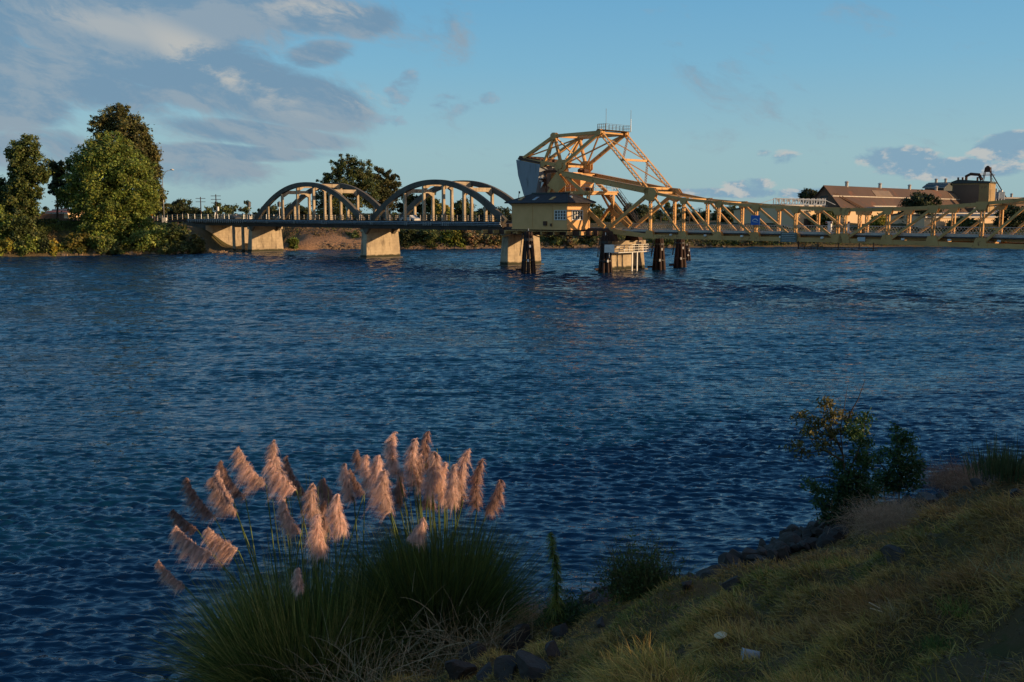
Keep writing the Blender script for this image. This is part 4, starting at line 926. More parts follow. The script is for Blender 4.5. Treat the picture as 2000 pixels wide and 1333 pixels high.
# ---- middle trees behind the arches
tree('cottonwood_tree', 'tall dark tree rising behind the left concrete arch', gnd(690, 292),
     pl(292, [(682, 322, 24, 18), (655, 330, 15, 14), (708, 335, 20, 20), (690, 355, 34, 26), (650, 350, 20, 14), (668, 388, 40, 34), (632, 356, 10, 8), (636, 345, 7, 6), (716, 372, 22, 30), (640, 400, 26, 26)]), 30000, .28, MIDG + OLIVE[:1], 8, trunk_r=.6, clump=.2)
tree('cottonwood_tree', 'dark tree with a jagged crown between the two concrete arches', gnd(752, 298),
     pl(298, [(738, 340, 15, 14), (762, 345, 13, 12), (752, 365, 26, 22), (774, 352, 7, 10), (745, 390, 28, 26), (770, 378, 10, 16), (722, 345, 8, 9)]), 19000, .28, [(.085, .085, .03), (.10, .095, .03), (.065, .07, .026)], 9, trunk_r=.5, clump=.2)
for i, (px, py, rx, ry, Yd, cols, lab) in enumerate([
        (522, 412, 16, 9, 320, DARKG, 'low dark tree behind the foot of the left arch'),
        (575, 412, 28, 13, 315, DARKG, 'spreading dark tree seen through the left arch'),
        (800, 398, 22, 18, 300, DARKG, 'dark tree behind the foot of the right arch'),
        (842, 398, 20, 17, 298, MIDG, 'grey green tree seen through the middle of the right arch'),
        (868, 418, 18, 24, 290, YEL, 'yellowish tree seen through the right arch hangers'),
        (905, 412, 22, 18, 300, MIDG, 'green tree behind the right half of the right arch'),
        (955, 416, 26, 12, 330, DARKG, 'low dark tree behind the right foot of the right arch'),
        (1160, 425, 18, 16, 420, MIDG, 'green tree seen just right of the ochre cabin'),
        (1238, 418, 20, 13, 430, DARKG, 'dark round tree seen between the cabin and the end post'),
        (1262, 420, 14, 14, 460, OLIVE, 'brownish tree behind the first laced vertical'),
        (1420, 420, 22, 14, 420, DARKG, 'dark tree left of the small beige warehouse'),
        (1580, 382, 22, 11, 380, DARKG, 'dark tree crown rising behind the white roof framework'),
        (1800, 396, 34, 18, 290, DARKG, 'large dark round tree before the rusty roofed hall'),
        (1786, 418, 26, 22, 291, DARKG, 'lower dark tree at the foot of the rusty roofed hall'),
        (1612, 425, 26, 16, 285, MIDG, 'green bushy tree against the cream warehouse wall'),
        (1715, 432, 18, 10, 285, YEL, 'low yellowish tree in front of the cream wall'),
        (1978, 420, 30, 26, 280, DARKG, 'dark tree at the right edge behind the truss'),
        (1880, 436, 26, 10, 285, MIDG, 'low green tree below the right end of the hall')]):
    g = gnd(px, Yd); tree('tree', lab, g, pl(Yd, [(px, py, rx * .8, ry), (px - rx * .5, py + ry * .35, rx * .6, ry * .75, 1), (px + rx * .5, py + ry * .3, rx * .6, ry * .8, -1), (px + rx * .1, py - ry * .45, rx * .4, ry * .5)]), 6500 if rx > 20 else 4500, .34, cols, 30 + i, trunk_r=.25, clump=.28)
# ---- far treelines: a wood that reads as one mass
def treeline(label, x0, x1, Y, h0, h1, n, seed, cols, step=14):
    rng = np.random.RandomState(seed); lobes = []
    px = x0
    while px < x1:
        f = Y / FPX; h = h0 + (h1 - h0) * rng.rand(); p = at(px, 430, Y + rng.uniform(-15, 15)); lobes.append((p[0], p[1], 4 + h * .5, step * .75 * f * (.7 + .6 * rng.rand()), 5, h * .55)); px += step * (.6 + .6 * rng.rand())
    P, I, Nn = crown_points(lobes, n, rng, .3); V, F = leaf_quads(P, .0012 * Y, rng, .4, .6, Nn, .4)
    o = link('treeline', np_mesh('treeline', V, F, tints(len(P), I, cols, rng, .12)), M['leaf']); tag(o, label, 'treeline', kind='stuff')
treeline('low dark treeline on the horizon left of the bridge', -120, 500, 520, 5, 11, 30000, 61, DARKG + MIDG)
treeline('distant treeline seen through the truss', 1120, 1480, 620, 4, 11, 24000, 62, DARKG + MIDG, 10)
treeline('distant treeline along the horizon behind the arches', 500, 1120, 560, 3, 9, 26000, 63, DARKG, 12)
treeline('dark treeline behind the factory at the right', 1440, 2400, 560, 4, 10, 24000, 64, DARKG, 14)
# palms on the skyline
for i, (px, py) in enumerate([(1290, 413), (1306, 409), (1316, 412), (1331, 408), (1346, 412), (1366, 411)]):
    x, y, z = at(px, py, 480); r = thing('palm_tree', 'tiny distant palm on the skyline seen through the left truss', 'palm tree', (x, y, 4), 0, 'distant palms on the skyline')
    m_ = MB(); m_.tube([(0, 0, -1), (.2, 0, (z - 4) * .6), (0, 0, z - 4)], [.4, .3, .25], 6); m_.build('trunk', M['bark'], r)
    m_ = MB(); rd = random.Random(i)
    for k_ in range(16):
        a = k_ * .39 + rd.random(); e = rd.uniform(-.3, .9); p0 = Vector((0, 0, z - 4)); d = Vector((math.cos(a), math.sin(a), e)); p1 = p0 + d * 1.3; p2 = p1 + Vector((d.x, d.y, e - .9)) * 1.2
        for q0, q1 in ((p0, p1), (p1, p2)): m_.beam(q0, q1, .5, .04)
    m_.build('fronds', M['dgreen'] if 'dgreen' in M else M['slate'], r)
# ---- bushes on the far banks
def bush(label, px, py, rx, ry, Y, cols, seed, n=2600, leaf=.30, group=None, name='bush'):
    for _ in range(6):
        x = (px - 1000) / FPX * Y
        if py + ry > 481: Y = far_shore_y(x) + 1.3 + .05 * rx
        elif Y < 300: Y = max(Y, far_shore_y(x) + 2.5)
    g = at(px, py + ry, Y); x, y = g[0], g[1]; zb = min(far_z(x, y), g[2]) - .3
    top = at(px, py - ry, Y)[2]; f = Y / FPX; h = max(1.0, top - zb); rng = np.random.RandomState(seed)
    L = [(x + rng.uniform(-.5, .5) * rx * f, y + rng.uniform(-.6, .6) * rx * f, zb + h * rng.uniform(.3, .6), rx * f * .62, rx * f * .55, h * .42) for _ in range(5)] + [(x, y, zb + h * .5, rx * f * .8, rx * f * .6, h * .5)]
    return tree(name, label, (x, y, zb), L, n, leaf, cols, seed, 'bush', limbs=False, clump=.3, group=group)
bl = [  # label, px, py, rx, ry, Y, colour
    ('bright green bush at the left edge of the bank', 12, 440, 24, 32, 221, BRIGHT), ('bushy green shrub below the knobbly left tree', 48, 455, 26, 26, 219, MIDG),
    ('yellow green bush at the waterline in the left corner', 10, 484, 22, 13, 216.5, YEL), ('sunlit green shrub at the waterline below the leaning tree', 58, 482, 28, 14, 217.5, BRIGHT),
    ('dark rounded shrub between two yellowish ones at the water', 92, 484, 16, 12, 219.5, DARKG), ('yellow brown bush at the waterline', 108, 484, 14, 12, 219, YEL),
    ('tall golden green bush at the water under the big tree', 145, 478, 24, 18, 220.5, [(.15, .14, .03), (.19, .16, .035), (.12, .13, .03)]),
    ('bright green creeper mound right below the big tree', 205, 472, 26, 16, 225, BRIGHT), ('low green ground shrub by the water under the big tree', 228, 486, 30, 9, 223, MIDG),
    ('wide bright green bush on the slope below the street lamp', 285, 464, 34, 22, 229, BRIGHT), ('dark green bush on the slope left of the concrete wing wall', 330, 460, 28, 20, 233, MIDG),
    ('low green shrub spreading to the water below the wing wall', 335, 482, 38, 10, 227.5, MIDG), ('small olive shrub beside the concrete abutment', 385, 478, 18, 14, 229, OLIVE),
    ('narrow green grass tuft beside the first pier', 572, 478, 9, 12, 252, BRIGHT), ('dark bush behind the middle pier', 680, 455, 20, 14, 275, DARKG), ('grey green bush left of the middle pier', 694, 468, 12, 12, 262, MIDG),
    ('dark bush at the right side of the middle pier', 800, 468, 18, 20, 263, DARKG), ('large grey green bush right of the middle pier', 832, 468, 24, 20, 264, MIDG), ('bright yellow green bush overhanging the far waterline', 882, 470, 24, 19, 263, [(.20, .21, .03), (.16, .18, .03), (.24, .22, .04)]),
    ('reddish green bush right of the yellow green one', 922, 470, 20, 17, 266, RUSTY), ('brown green bush left of the cabin pier', 960, 472, 24, 15, 267, RUSTY), ('green bush half hidden by the cabin pier', 985, 468, 14, 17, 268, MIDG),
    ('green bush right of the cabin pier under the girder', 1085, 470, 18, 14, 274, MIDG), ('rust tinged bush under the girder span', 1112, 472, 18, 12, 275, RUSTY), ('dark green bush on the far bank before the hinge pier', 1145, 470, 20, 14, 278, DARKG)]
for i, (lab, px, py, rx, ry, Yb, cols) in enumerate(bl): bush(lab, px, py - .1 * ry, rx * 1.12, ry * 1.12, Yb, cols, 100 + i, 6500 if rx > 22 else 4200)
rd = random.Random(9)
for i in range(26):
    px = 1268 + i * 14 + rd.uniform(-4, 4); bush('low shrub in the green and brown fringe along the far waterline under the truss', px, 474 + rd.uniform(-1, 3), rd.uniform(9, 14), rd.uniform(6, 9), 281.5, rd.choice([MIDG, OLIVE, RUSTY, MIDG]), 200 + i, 900, .24, 'low shrubs along the far waterline')
for i in range(14):
    px = 70 + i * 22 + rd.uniform(-5, 5); bush('low shrub in the dark thicket under the left bank trees', px, 448 + rd.uniform(-3, 5), rd.uniform(12, 18), rd.uniform(7, 11), 238, rd.choice([DARKG, MIDG, OLIVE]), 240 + i, 1500, .28, 'shrubs in the thicket under the trees')
# far bank grass and ivy cover
def far_cover():
    rng = np.random.RandomState(77); P = []
    for x0, x1, n, o0, o1 in ((-118, -70, 26000, .6, 16), (-30, 20, 9000, .8, 10), (20, 150, 16000, .6, 9), (-66, -30, 3000, 6, 17)):
        x = rng.uniform(x0, x1, n); o_ = rng.uniform(o0, o1, n); y = np.array([far_shore_y(a) for a in x]) + o_
        z = np.array([far_z(a, b_) for a, b_ in zip(x, y)]) + .15 + .5 * rng.rand(n) * (sn(x, y, .5, 3, 2) > -.1)
        P.append(np.stack([x - .12 * o_, y, z], 1))
    P = np.concatenate(P); P = P[~((P[:, 0] > -82) & (P[:, 0] < -52) & (P[:, 1] < 262) & (P[:, 1] > 229))]; V, F = leaf_quads(P, .24, rng, .3, .6); g = sn(P[:, 0], P[:, 1], .35, 4, 3)
    c = np.where(g[:, None] > .25, np.array([[.13, .16, .04]]), np.where(g[:, None] > -.2, np.array([[.08, .10, .03]]), np.array([[.16, .12, .055]]))) * (.7 + .6 * rng.rand(len(P), 1))
    o = link('undergrowth', np_mesh('undergrowth', V, F, np.repeat(c, 4, 0)), M['leaf']); tag(o, 'ivy and weeds covering the far river bank', 'undergrowth', kind='stuff')
far_cover()
def far_rubble():
    rng = np.random.RandomState(78); rd = random.Random(3); m_ = MB()
    for i in range(1500):
        x = rng.uniform(-100, 60) if i % 3 == 0 else rng.uniform(-58, 30); o_ = abs(rng.normal()) * 1.4; y = far_shore_y(x) + o_; s_ = rng.uniform(.12, .42); z = far_z(x, y)
        vs = [(x - .12 * o_ + (a - .5) * 2 * s_ * rng.uniform(.6, 1.1), y + (b_ - .5) * 2 * s_ * rng.uniform(.6, 1.1), z + (c_ - .3) * 1.3 * s_ * rng.uniform(.6, 1.1)) for a in (0, 1) for b_ in (0, 1) for c_ in (0, 1)]
        m_.add(vs, [(0, 1, 3, 2), (4, 6, 7, 5), (0, 4, 5, 1), (2, 3, 7, 6), (0, 2, 6, 4), (1, 5, 7, 3)])
    o = m_.build('shore_rubble', M['farrock']); tag(o, 'pale broken stones along the far waterline', 'rubble', kind='stuff')
M['farrock'] = mat_mottle('pale_shore_stone', (.34, .23, .14), (.20, .14, .09), .8, .9)
far_rubble()

# ================================================================ FAR BUILDINGS
def PX(px, Y): return (px - 1000) / FPX * Y
def PZ(py, Y): return at(1000, py, Y)[2]
def hall(name, label, p0, p1, depth, zg, ze, zr, wall, roof, cat='warehouse', vents=0, skyl=(), over=.8, mon=False):
    """gabled hall whose long front runs p0 -> p1; gable ends at both"""
    (x0, y0), (x1, y1) = p0, p1; L = math.hypot(x1 - x0, y1 - y0); a = math.atan2(y1 - y0, x1 - x0)
    r = thing(name, label, cat, (x0, y0, zg), a); h, hr = ze - zg, zr - zg; D = depth
    m_ = MB(); pts = [(0, 0), (D, 0), (D, h), (D / 2, hr - .12), (0, h)]
    m_.add([(0, y, z) for y, z in pts] + [(L, y, z) for y, z in pts], [(4, 3, 2, 1, 0), (5, 6, 7, 8, 9), (0, 1, 6, 5), (1, 2, 7, 6), (4, 0, 5, 9)]); m_.build('wall', M[wall], r)
    m_ = MB(); k_ = (hr - h) / (D / 2)
    for s_ in (0, 1):
        e = -over if s_ == 0 else D + over; ez = h - over * k_
        m_.add([(-over, e, ez), (L + over, e, ez), (L + over, D / 2, hr), (-over, D / 2, hr), (-over, e, ez + .3), (L + over, e, ez + .3), (L + over, D / 2, hr + .3), (-over, D / 2, hr + .3)],
               [(0, 1, 2, 3), (7, 6, 5, 4), (0, 4, 5, 1), (1, 5, 6, 2), (3, 2, 6, 7), (0, 3, 7, 4)])
    rf = m_.build('roof', M[roof], r)
    m_ = MB(); m_.beam((-over, -over, h - over * k_ - .05), (L + over, -over, h - over * k_ - .05), .3, .35); m_.beam((-over, D * .27, h + D * .27 * k_ + .42), (L + over, D * .27, h + D * .27 * k_ + .42), .35, .3)
    m_.build('gutter', M['rail'], r, )
    for i in range(vents):
        x = L * (i + .6) / vents; v_ = MB(); v_.tube([(x, D / 2, hr), (x, D / 2, hr + 1.5)], .5, 8); v_.tube([(x, D / 2, hr + 1.5), (x, D / 2, hr + 1.9)], [.85, .3], 8); v_.build('roof_vent', M['rail'], r)
    for q0, q1 in skyl:
        v_ = MB(); y0_, y1_ = D * .30, D * .42
        v_.add([(L * q0, y0_, h + y0_ * k_ + .33), (L * q1, y0_, h + y0_ * k_ + .33), (L * q1, y1_, h + y1_ * k_ + .33), (L * q0, y1_, h + y1_ * k_ + .33)], [(0, 1, 2, 3)])
        v_.v += [(x, y, z + .15) for x, y, z in v_.v]; v_.f += [(7, 6, 5, 4), (0, 4, 5, 1), (1, 5, 6, 2), (2, 6, 7, 3), (3, 7, 4, 0)]; v_.build('skylight', M['cream_dull'], r)
    return r, L
# big rusty roofed hall: ridge px 1605 -> 1902
hr_, hL = hall('factory_hall', 'long hall with rusty brown corrugated roof and ridge vents, largest factory building', (PX(1642, 300), 300), (PX(1915, 395), 395), 12.5, 3.5, 10.0, 17.3, 'brown_wall', 'rust_roof', 'factory hall', 5, ((.25, .36), (.80, .90)))
m_ = MB(); m_.box(-.06, -.01, 5.0, 7.5, 9.6, 11.0); m_.build('gable_window', M['glass'], hr_)
m_ = MB()
for q in range(2): m_.beam((13 + q * 2, -1.2, 6.6), (2 + q * 2, 4.2, 11.6), .35, .3)
m_.build('conveyor_rail', M['rust'], hr_)
hall('low_warehouse', 'small flat beige warehouse left of the factory with a shaded brown gable', (PX(1445, 318), 318), (PX(1548, 300), 300), 20, 3.5, PZ(404, 305), PZ(401, 305), 'brown_wall', 'slate', over=.3)
r, _l = hall('cream_warehouse', 'long sunlit cream warehouse with a grey roof below the rusty hall', (PX(1549, 284), 284), (PX(1775, 322), 322), 22, 3.0, PZ(410, 296), PZ(401, 296), 'cream', 'slate', over=.4)
for x, w__, h__ in ((4, 3.2, 4.2), (12, 1.2, 2.2), (19, 2.4, 3.6), (27, 1.2, 2.2)): m_ = MB(); m_.box(x, x + w__, -.12, -.02, .5 if h__ > 3 else 2.2, h__ + .5); m_.build('loading_door' if h__ > 3 else 'door', M['brown_wall'], r)
r, _l = hall('cream_annex', 'low cream building with dark openings below the right end of the hall', (PX(1800, 284), 284), (PX(1965, 306), 306), 14, 3.0, PZ(424, 288), PZ(417, 288), 'cream', 'slate', over=.4)
for i in range(5): m_ = MB(); m_.box(3 + i * 4.6, 5.6 + i * 4.6, -.12, -.02, .8, 2.6); m_.build('window', M['glass'], r)
# white roof framework
x0, x1, Yf = PX(1511, 296), PX(1606, 296), 296; z0, z1 = PZ(400.5, Yf), PZ(388, Yf)
r = thing('roof_framework', 'white steel framework standing on the roofs left of the rusty hall', 'steel frame', (x0, Yf, z0))
L = x1 - x0; m_ = MB(); n = 9
for y in (0, 3.0):
    for z in (0, z1 - z0): m_.beam((0, y, z), (L, y, z - (.5 if z else 0)), .3, .3)
    for i in range(n + 1): x = L * i / n; m_.beam((x, y, 0), (x, y, z1 - z0), .24, .24)
for i in range(n): x = L * i / n; m_.beam((x, 0, 0), (x + L / n, 0, z1 - z0 - .4), .14, .14) if i % 2 else m_.beam((x, 0, z1 - z0), (x + L / n, 0, 0), .14, .14)
m_.beam((0, 0, z1 - z0), (-6, 0, 0), .15, .15); m_.beam((L, 0, z1 - z0 - .5), (L + 3, 0, 0), .15, .15)
for i in range(n + 1): m_.beam((L * i / n, 0, z1 - z0 - .1), (L * i / n, 3, z1 - z0 - .1), .14, .14)
m_.build('frame', M['white'], r)
m_ = MB()
for i in range(10): m_.box(L * i / 10 + .4, L * (i + 1) / 10 - .4, -.08, -.02, .9, 1.9)
m_.build('infill_panel', M['rail'], r)
for i_, (lab, pa, pb, Yh) in enumerate([]): pass
# tower buildings
hall('tower_house', 'small dark gabled tower house on top of the factory hall', (PX(1797, 405), 405), (PX(1834, 400), 400), 12, 9, PZ(366, 402), PZ(357.5, 402), 'slate', 'slate', 'tower house', 2, over=.7)
Ye = 385; r = thing('grain_elevator', 'tall yellowed corrugated elevator block at the right end of the factory', 'grain elevator', (PX(1850, Ye), Ye, 4), R(-36))
W_ = 13.2; Hh = PZ(359, Ye) - 4
m_ = MB(); m_.box(0, W_ - .2, 0, 12, 0, Hh); m_.build('wall', M['yellow_metal'], r, bevel=.05)
m_ = MB(); m_.poly([(-.4, Hh), (W_ + .2, Hh), (W_ + .2, Hh + .6), (2.0, Hh + 1.5), (-.4, Hh + .6)], -.4, 12.4); m_.build('roof', M['slate'], r)
m_ = MB(); m_.box(W_ * .02, W_ * .72, -.06, -.01, Hh * .1, Hh - .5); m_.build('dark_panel', M['brown_wall'], r)  # darker brown sheet over most of the front wall
m_ = MB(); x = W_ * .30
m_.tube([(x, 4, Hh), (x, 4, Hh + 2.8), (x + 1.5, 4, Hh + 3.6), (x + 4.5, 4, Hh + 3.3), (x + 5.5, 4, Hh + 1.2)], .6, 8)
for q in (.1, .22, .62): m_.tube([(W_ * q, 3, Hh), (W_ * q, 3, Hh + 2.4)], .35, 8)
m_.build('duct', M['rust'], r)
m_ = MB(); x = W_ - 2.0
for a in (0, 2.2):
    for c_ in (3, 5.2): m_.beam((x - 1.4 + a * 1.4, c_, Hh), (x - .5 + a * .7, c_, Hh + 6.0), .25, .25)
m_.box(x - 1.8, x + 2.6, 2.6, 5.6, Hh + 3.0, Hh + 3.2); m_.box(x - .7, x + 1.0, 3.2, 5.0, Hh + 4.2, Hh + 6.0); m_.tube([(x + .15, 3.6, Hh + 6.0), (x + .15, 4.6, Hh + 6.0)], .6, 10)
for z in (3.7, 4.2): m_.beam((x - 1.8, 2.6, Hh + z), (x + 2.6, 2.6, Hh + z), .1, .1)
m_.build('elevator_head', M['rust'], r)
m_ = MB(); m_.beam((x + .8, 4, Hh + 5.0), (x + 7.5, 2, Hh - 5.5), .25, .35); m_.beam((x + 1.2, 4, Hh + 3.0), (x + 7.0, 2, Hh - 6), .1, .1); m_.build('conveyor_leg', M['rust'], r)
m_ = MB(); m_.beam((x + 3.6, 4, Hh - 14), (x + 3.6, 4, Hh - 2), .5, .5); m_.build('down_spout', M['rail'], r)
Yp = 372; zt = PZ(372, Yp); r = thing('loading_tower', 'thin pale loading tower with pipes right of the yellow elevator', 'tower', (PX(1944, Yp), Yp, 4))
m_ = MB()
for a in (-1, 1):
    for c_ in (-1, 1): m_.beam((a, c_, 0), (a, c_, zt - 5), .25, .25)
for i in range(7): z = 1 + i * (zt - 6) / 7; m_.beam((-1, -1, z), (1, -1, z + 1.8), .12, .12); m_.beam((-1, -1, z), (1, -1, z), .14, .14)
m_.box(-1.3, 1.3, -1.3, 1.3, zt - 8.5, zt - 8.3); m_.build('frame', M['white'], r)
m_ = MB(); m_.box(-1.1, 1.1, -1.1, 1.1, zt - 7, zt - 4.6); m_.tube([(0, 0, zt - 4.6), (0, 0, zt - 4.0)], .8, 8); m_.build('hopper', M['galv'], r)
m_ = MB(); m_.tube([(-1, 0, 6), (-4, 0, 4.5), (-8, 0, 4.8), (-10, 0, 8)], .35, 8); m_.build('pipe', M['white'], r)
hall('far_shed', 'low rusty roofed shed at the right edge behind the loading tower', (PX(1950, 400), 400), (PX(2060, 420), 420), 20, 4, PZ(392, 405), PZ(386, 405), 'brown_wall', 'rust_roof', 'shed', 3)
# buildings behind left trees
hall('red_roof_house', 'small house with a red roof half hidden behind the left bank trees', (PX(100, 300), 300), (PX(140, 296), 296), 8, 5, PZ(416, 298), PZ(410, 298), 'cream', 'redroof', 'house', over=.4)
r = thing('board_fence', 'brown board fence on the levee behind the left trees', 'fence', (PX(60, 250), 250, 5.8)); m_ = MB()
for i in range(60): m_.box(i * .5, i * .5 + .46, 0, .06 + .02 * (i % 3), .1, 3.4 if i < 18 else 2.2)
m_.build('board', M['brown_wall'], r); m_ = MB()
for i in range(11): m_.box(i * 3, i * 3 + .15, .1, .22, 0, 3.5 if i < 7 else 2.3)
m_.build('post', M['timber'], r)
# ---- street lamp, poles, road signs at the left
Yl = 252; x, y, z = at(321, 435, Yl); H_ = PZ(332, Yl) - z
r = thing('street_lamp', 'tall curved arm street lamp at the left end of the bridge', 'street lamp', (x, y, z)); m_ = MB()
m_.tube([(0, 0, 0), (0, 0, H_ * .84)], [.14, .09], 8); m_.tube([(0, 0, H_ * .84), (.25, 0, H_ * .9), (1.0, 0, H_ * .97), (2.2, 0, H_)], [.09, .08, .07, .06], 8); m_.build('pole', M['galv'], r, smooth=True)
m_ = MB(); m_.tube([(2.1, 0, H_), (2.5, 0, H_ + .05), (2.95, 0, H_ - .05)], [.12, .22, .14], 8); m_.build('lamp_head', M['white'], r)
m_ = MB(); m_.box(-.5, .6, -.35, .35, 0, 1.2); m_.build('base_cabinet', M['white'], r, bevel=.04)
for lab, px, pt, arms, Yq in (('wooden utility pole with two crossarms behind the left approach road', 393, 385, 2, 330), ('wooden utility pole with a transformer, right of the other one', 423, 380, 3, 320)):
    x, y, z = at(px, 425, Yq); z = 5; H_ = PZ(pt, Yq) - z; r = thing('utility_pole', lab, 'utility pole', (x, y, z), 0, 'utility poles on the left')
    m_ = MB(); m_.tube([(0, 0, 0), (0, 0, H_)], [.2, .14], 8); m_.build('pole', M['timber'], r); m_ = MB()
    for a in range(arms): m_.beam((-1.6, 0, H_ - .5 - 1.1 * a), (1.6, 0, H_ - .5 - 1.1 * a), .14, .16)
    m_.build('crossarm', M['timber'], r)
    if arms == 3: m_ = MB(); m_.tube([(.5, 0, H_ - 5.2), (.5, 0, H_ - 3.9)], .38, 10); m_.tube([(-.4, 0, H_ - 6.5), (-.4, 0, H_ - 5.7)], .3, 10); m_.build('transformer', M['white'], r)
Ys = 250; x, y, z = at(297, 432, Ys); H_ = PZ(396, Ys) - z
r = thing('road_sign', 'green rounded road sign above an orange diamond at the left bridge end', 'road sign', (x, y, z)); m_ = MB(); m_.tube([(0, .08, 0), (0, .08, H_ - .2)], .06, 6); m_.build('post', M['rust'], r)
m_ = MB(); m_.poly([(math.cos(t_) * .5, H_ - .85 + math.sin(t_) * .8) for t_ in np.linspace(0, 2 * PI, 13)[:-1]], -.04, .0); m_.build('sign_panel', M['teal'], r)
m_ = MB(); zc_ = PZ(418, Ys) - z; m_.poly([(0, zc_ - .55), (.5, zc_), (0, zc_ + .55), (-.5, zc_)], -.04, 0); m_.build('diamond_panel', M['orange'], r)
# ---- cars glimpsed on the deck
def car(label, s, t_, colr, seed):
    r = bthing('parked_car' if False else 'car', label, 'car', s, t_, 7.5); m_ = MB()
    m_.poly([(s - 2.2, 7.85), (s + 2.2, 7.85), (s + 2.25, 8.3), (s + 1.4, 8.45), (s + .8, 8.98), (s - 1.1, 8.98), (s - 1.8, 8.45), (s - 2.2, 8.35)], t_ - .85, t_ + .85); bpart(m_, 'body', colr, r, bevel=.08)
    m_ = MB(); m_.poly([(s + .78, 8.9), (s + 1.25, 8.48), (s - 1.6, 8.48), (s - 1.05, 8.9)], t_ - .87, t_ + .87); bpart(m_, 'window', M['glass'], r)
    for a in (-1.35, 1.35):
        for c_ in (-.8, .8): m_ = MB(); m_.tube([(s + a, t_ + c_ - .1, 7.83), (s + a, t_ + c_ + .1, 7.83)], .33, 12); bpart(m_, 'wheel', M['tire'], r)
    clean(r)
car('pale car crossing the bridge, seen behind the right arch hangers', -30.5, 3.0, M['carwhite'], 1)
car('dark car crossing the bridge before the left arch', -99, 3.0, M['dark_metal'], 2)

# ================================================================ NEAR BANK
def hit(px, py, zoff=0.0):
    """the point of the near bank (or water) seen at a place of the photo"""
    r_ = ray(px, py); prev = None; k_ = 2.0
    while k_ < 120:
        x, y, z = r_[0] * k_, r_[1] * k_, EYE + r_[2] * k_
        g = max(float(bank_z(np.array([x]), np.array([y]))[0]), 0.0) + zoff
        if z <= g: return (x, y, g)
        k_ *= 1.004
    return (x, y, z)
def ribbons(P, D, L, W, droop, rng, segs=4, gdir=(0, 0, -1), tint=None, taper=True, tipcol=None):
    """curved tapering strips starting at P in direction D"""
    n = len(P); D = unit(D); side = unit(np.cross(D, rng.normal(size=(n, 3)))); G = np.array(gdir, float)
    L = np.asarray(L).reshape(-1, 1); W = np.asarray(W).reshape(-1, 1) * np.ones((n, 1)); droop = np.asarray(droop).reshape(-1, 1)
    V = np.zeros((n, segs + 1, 2, 3)); c = np.zeros((n, segs + 1, 2, 3))
    for i in range(segs + 1):
        t_ = i / segs; pos = P + D * L * t_ + G * droop * L * t_ * t_
        w_ = W * ((1 - t_) ** .6 if taper else 1.0) + W * .06
        V[:, i, 0] = pos - side * w_ / 2; V[:, i, 1] = pos + side * w_ / 2
        if tint is not None:
            cc = tint if tipcol is None else tint * (1 - t_) + tipcol * t_
            c[:, i, 0] = cc; c[:, i, 1] = cc
    k_ = (segs + 1) * 2; b0 = np.arange(n)[:, None] * k_; F = []
    for i in range(segs): F.append(np.stack([b0[:, 0] + 2 * i, b0[:, 0] + 2 * i + 1, b0[:, 0] + 2 * i + 3, b0[:, 0] + 2 * i + 2], 1))
    return V.reshape(-1, 3), np.concatenate(F), (c.reshape(-1, 3) if tint is not None else None)
def join(parts):
    V = []; F = []; T = []; o = 0
    for v, f, c in parts: V.append(v); F.append(f + o); T.append(c); o += len(v)
    return np.concatenate(V), np.concatenate(F), np.concatenate(T)
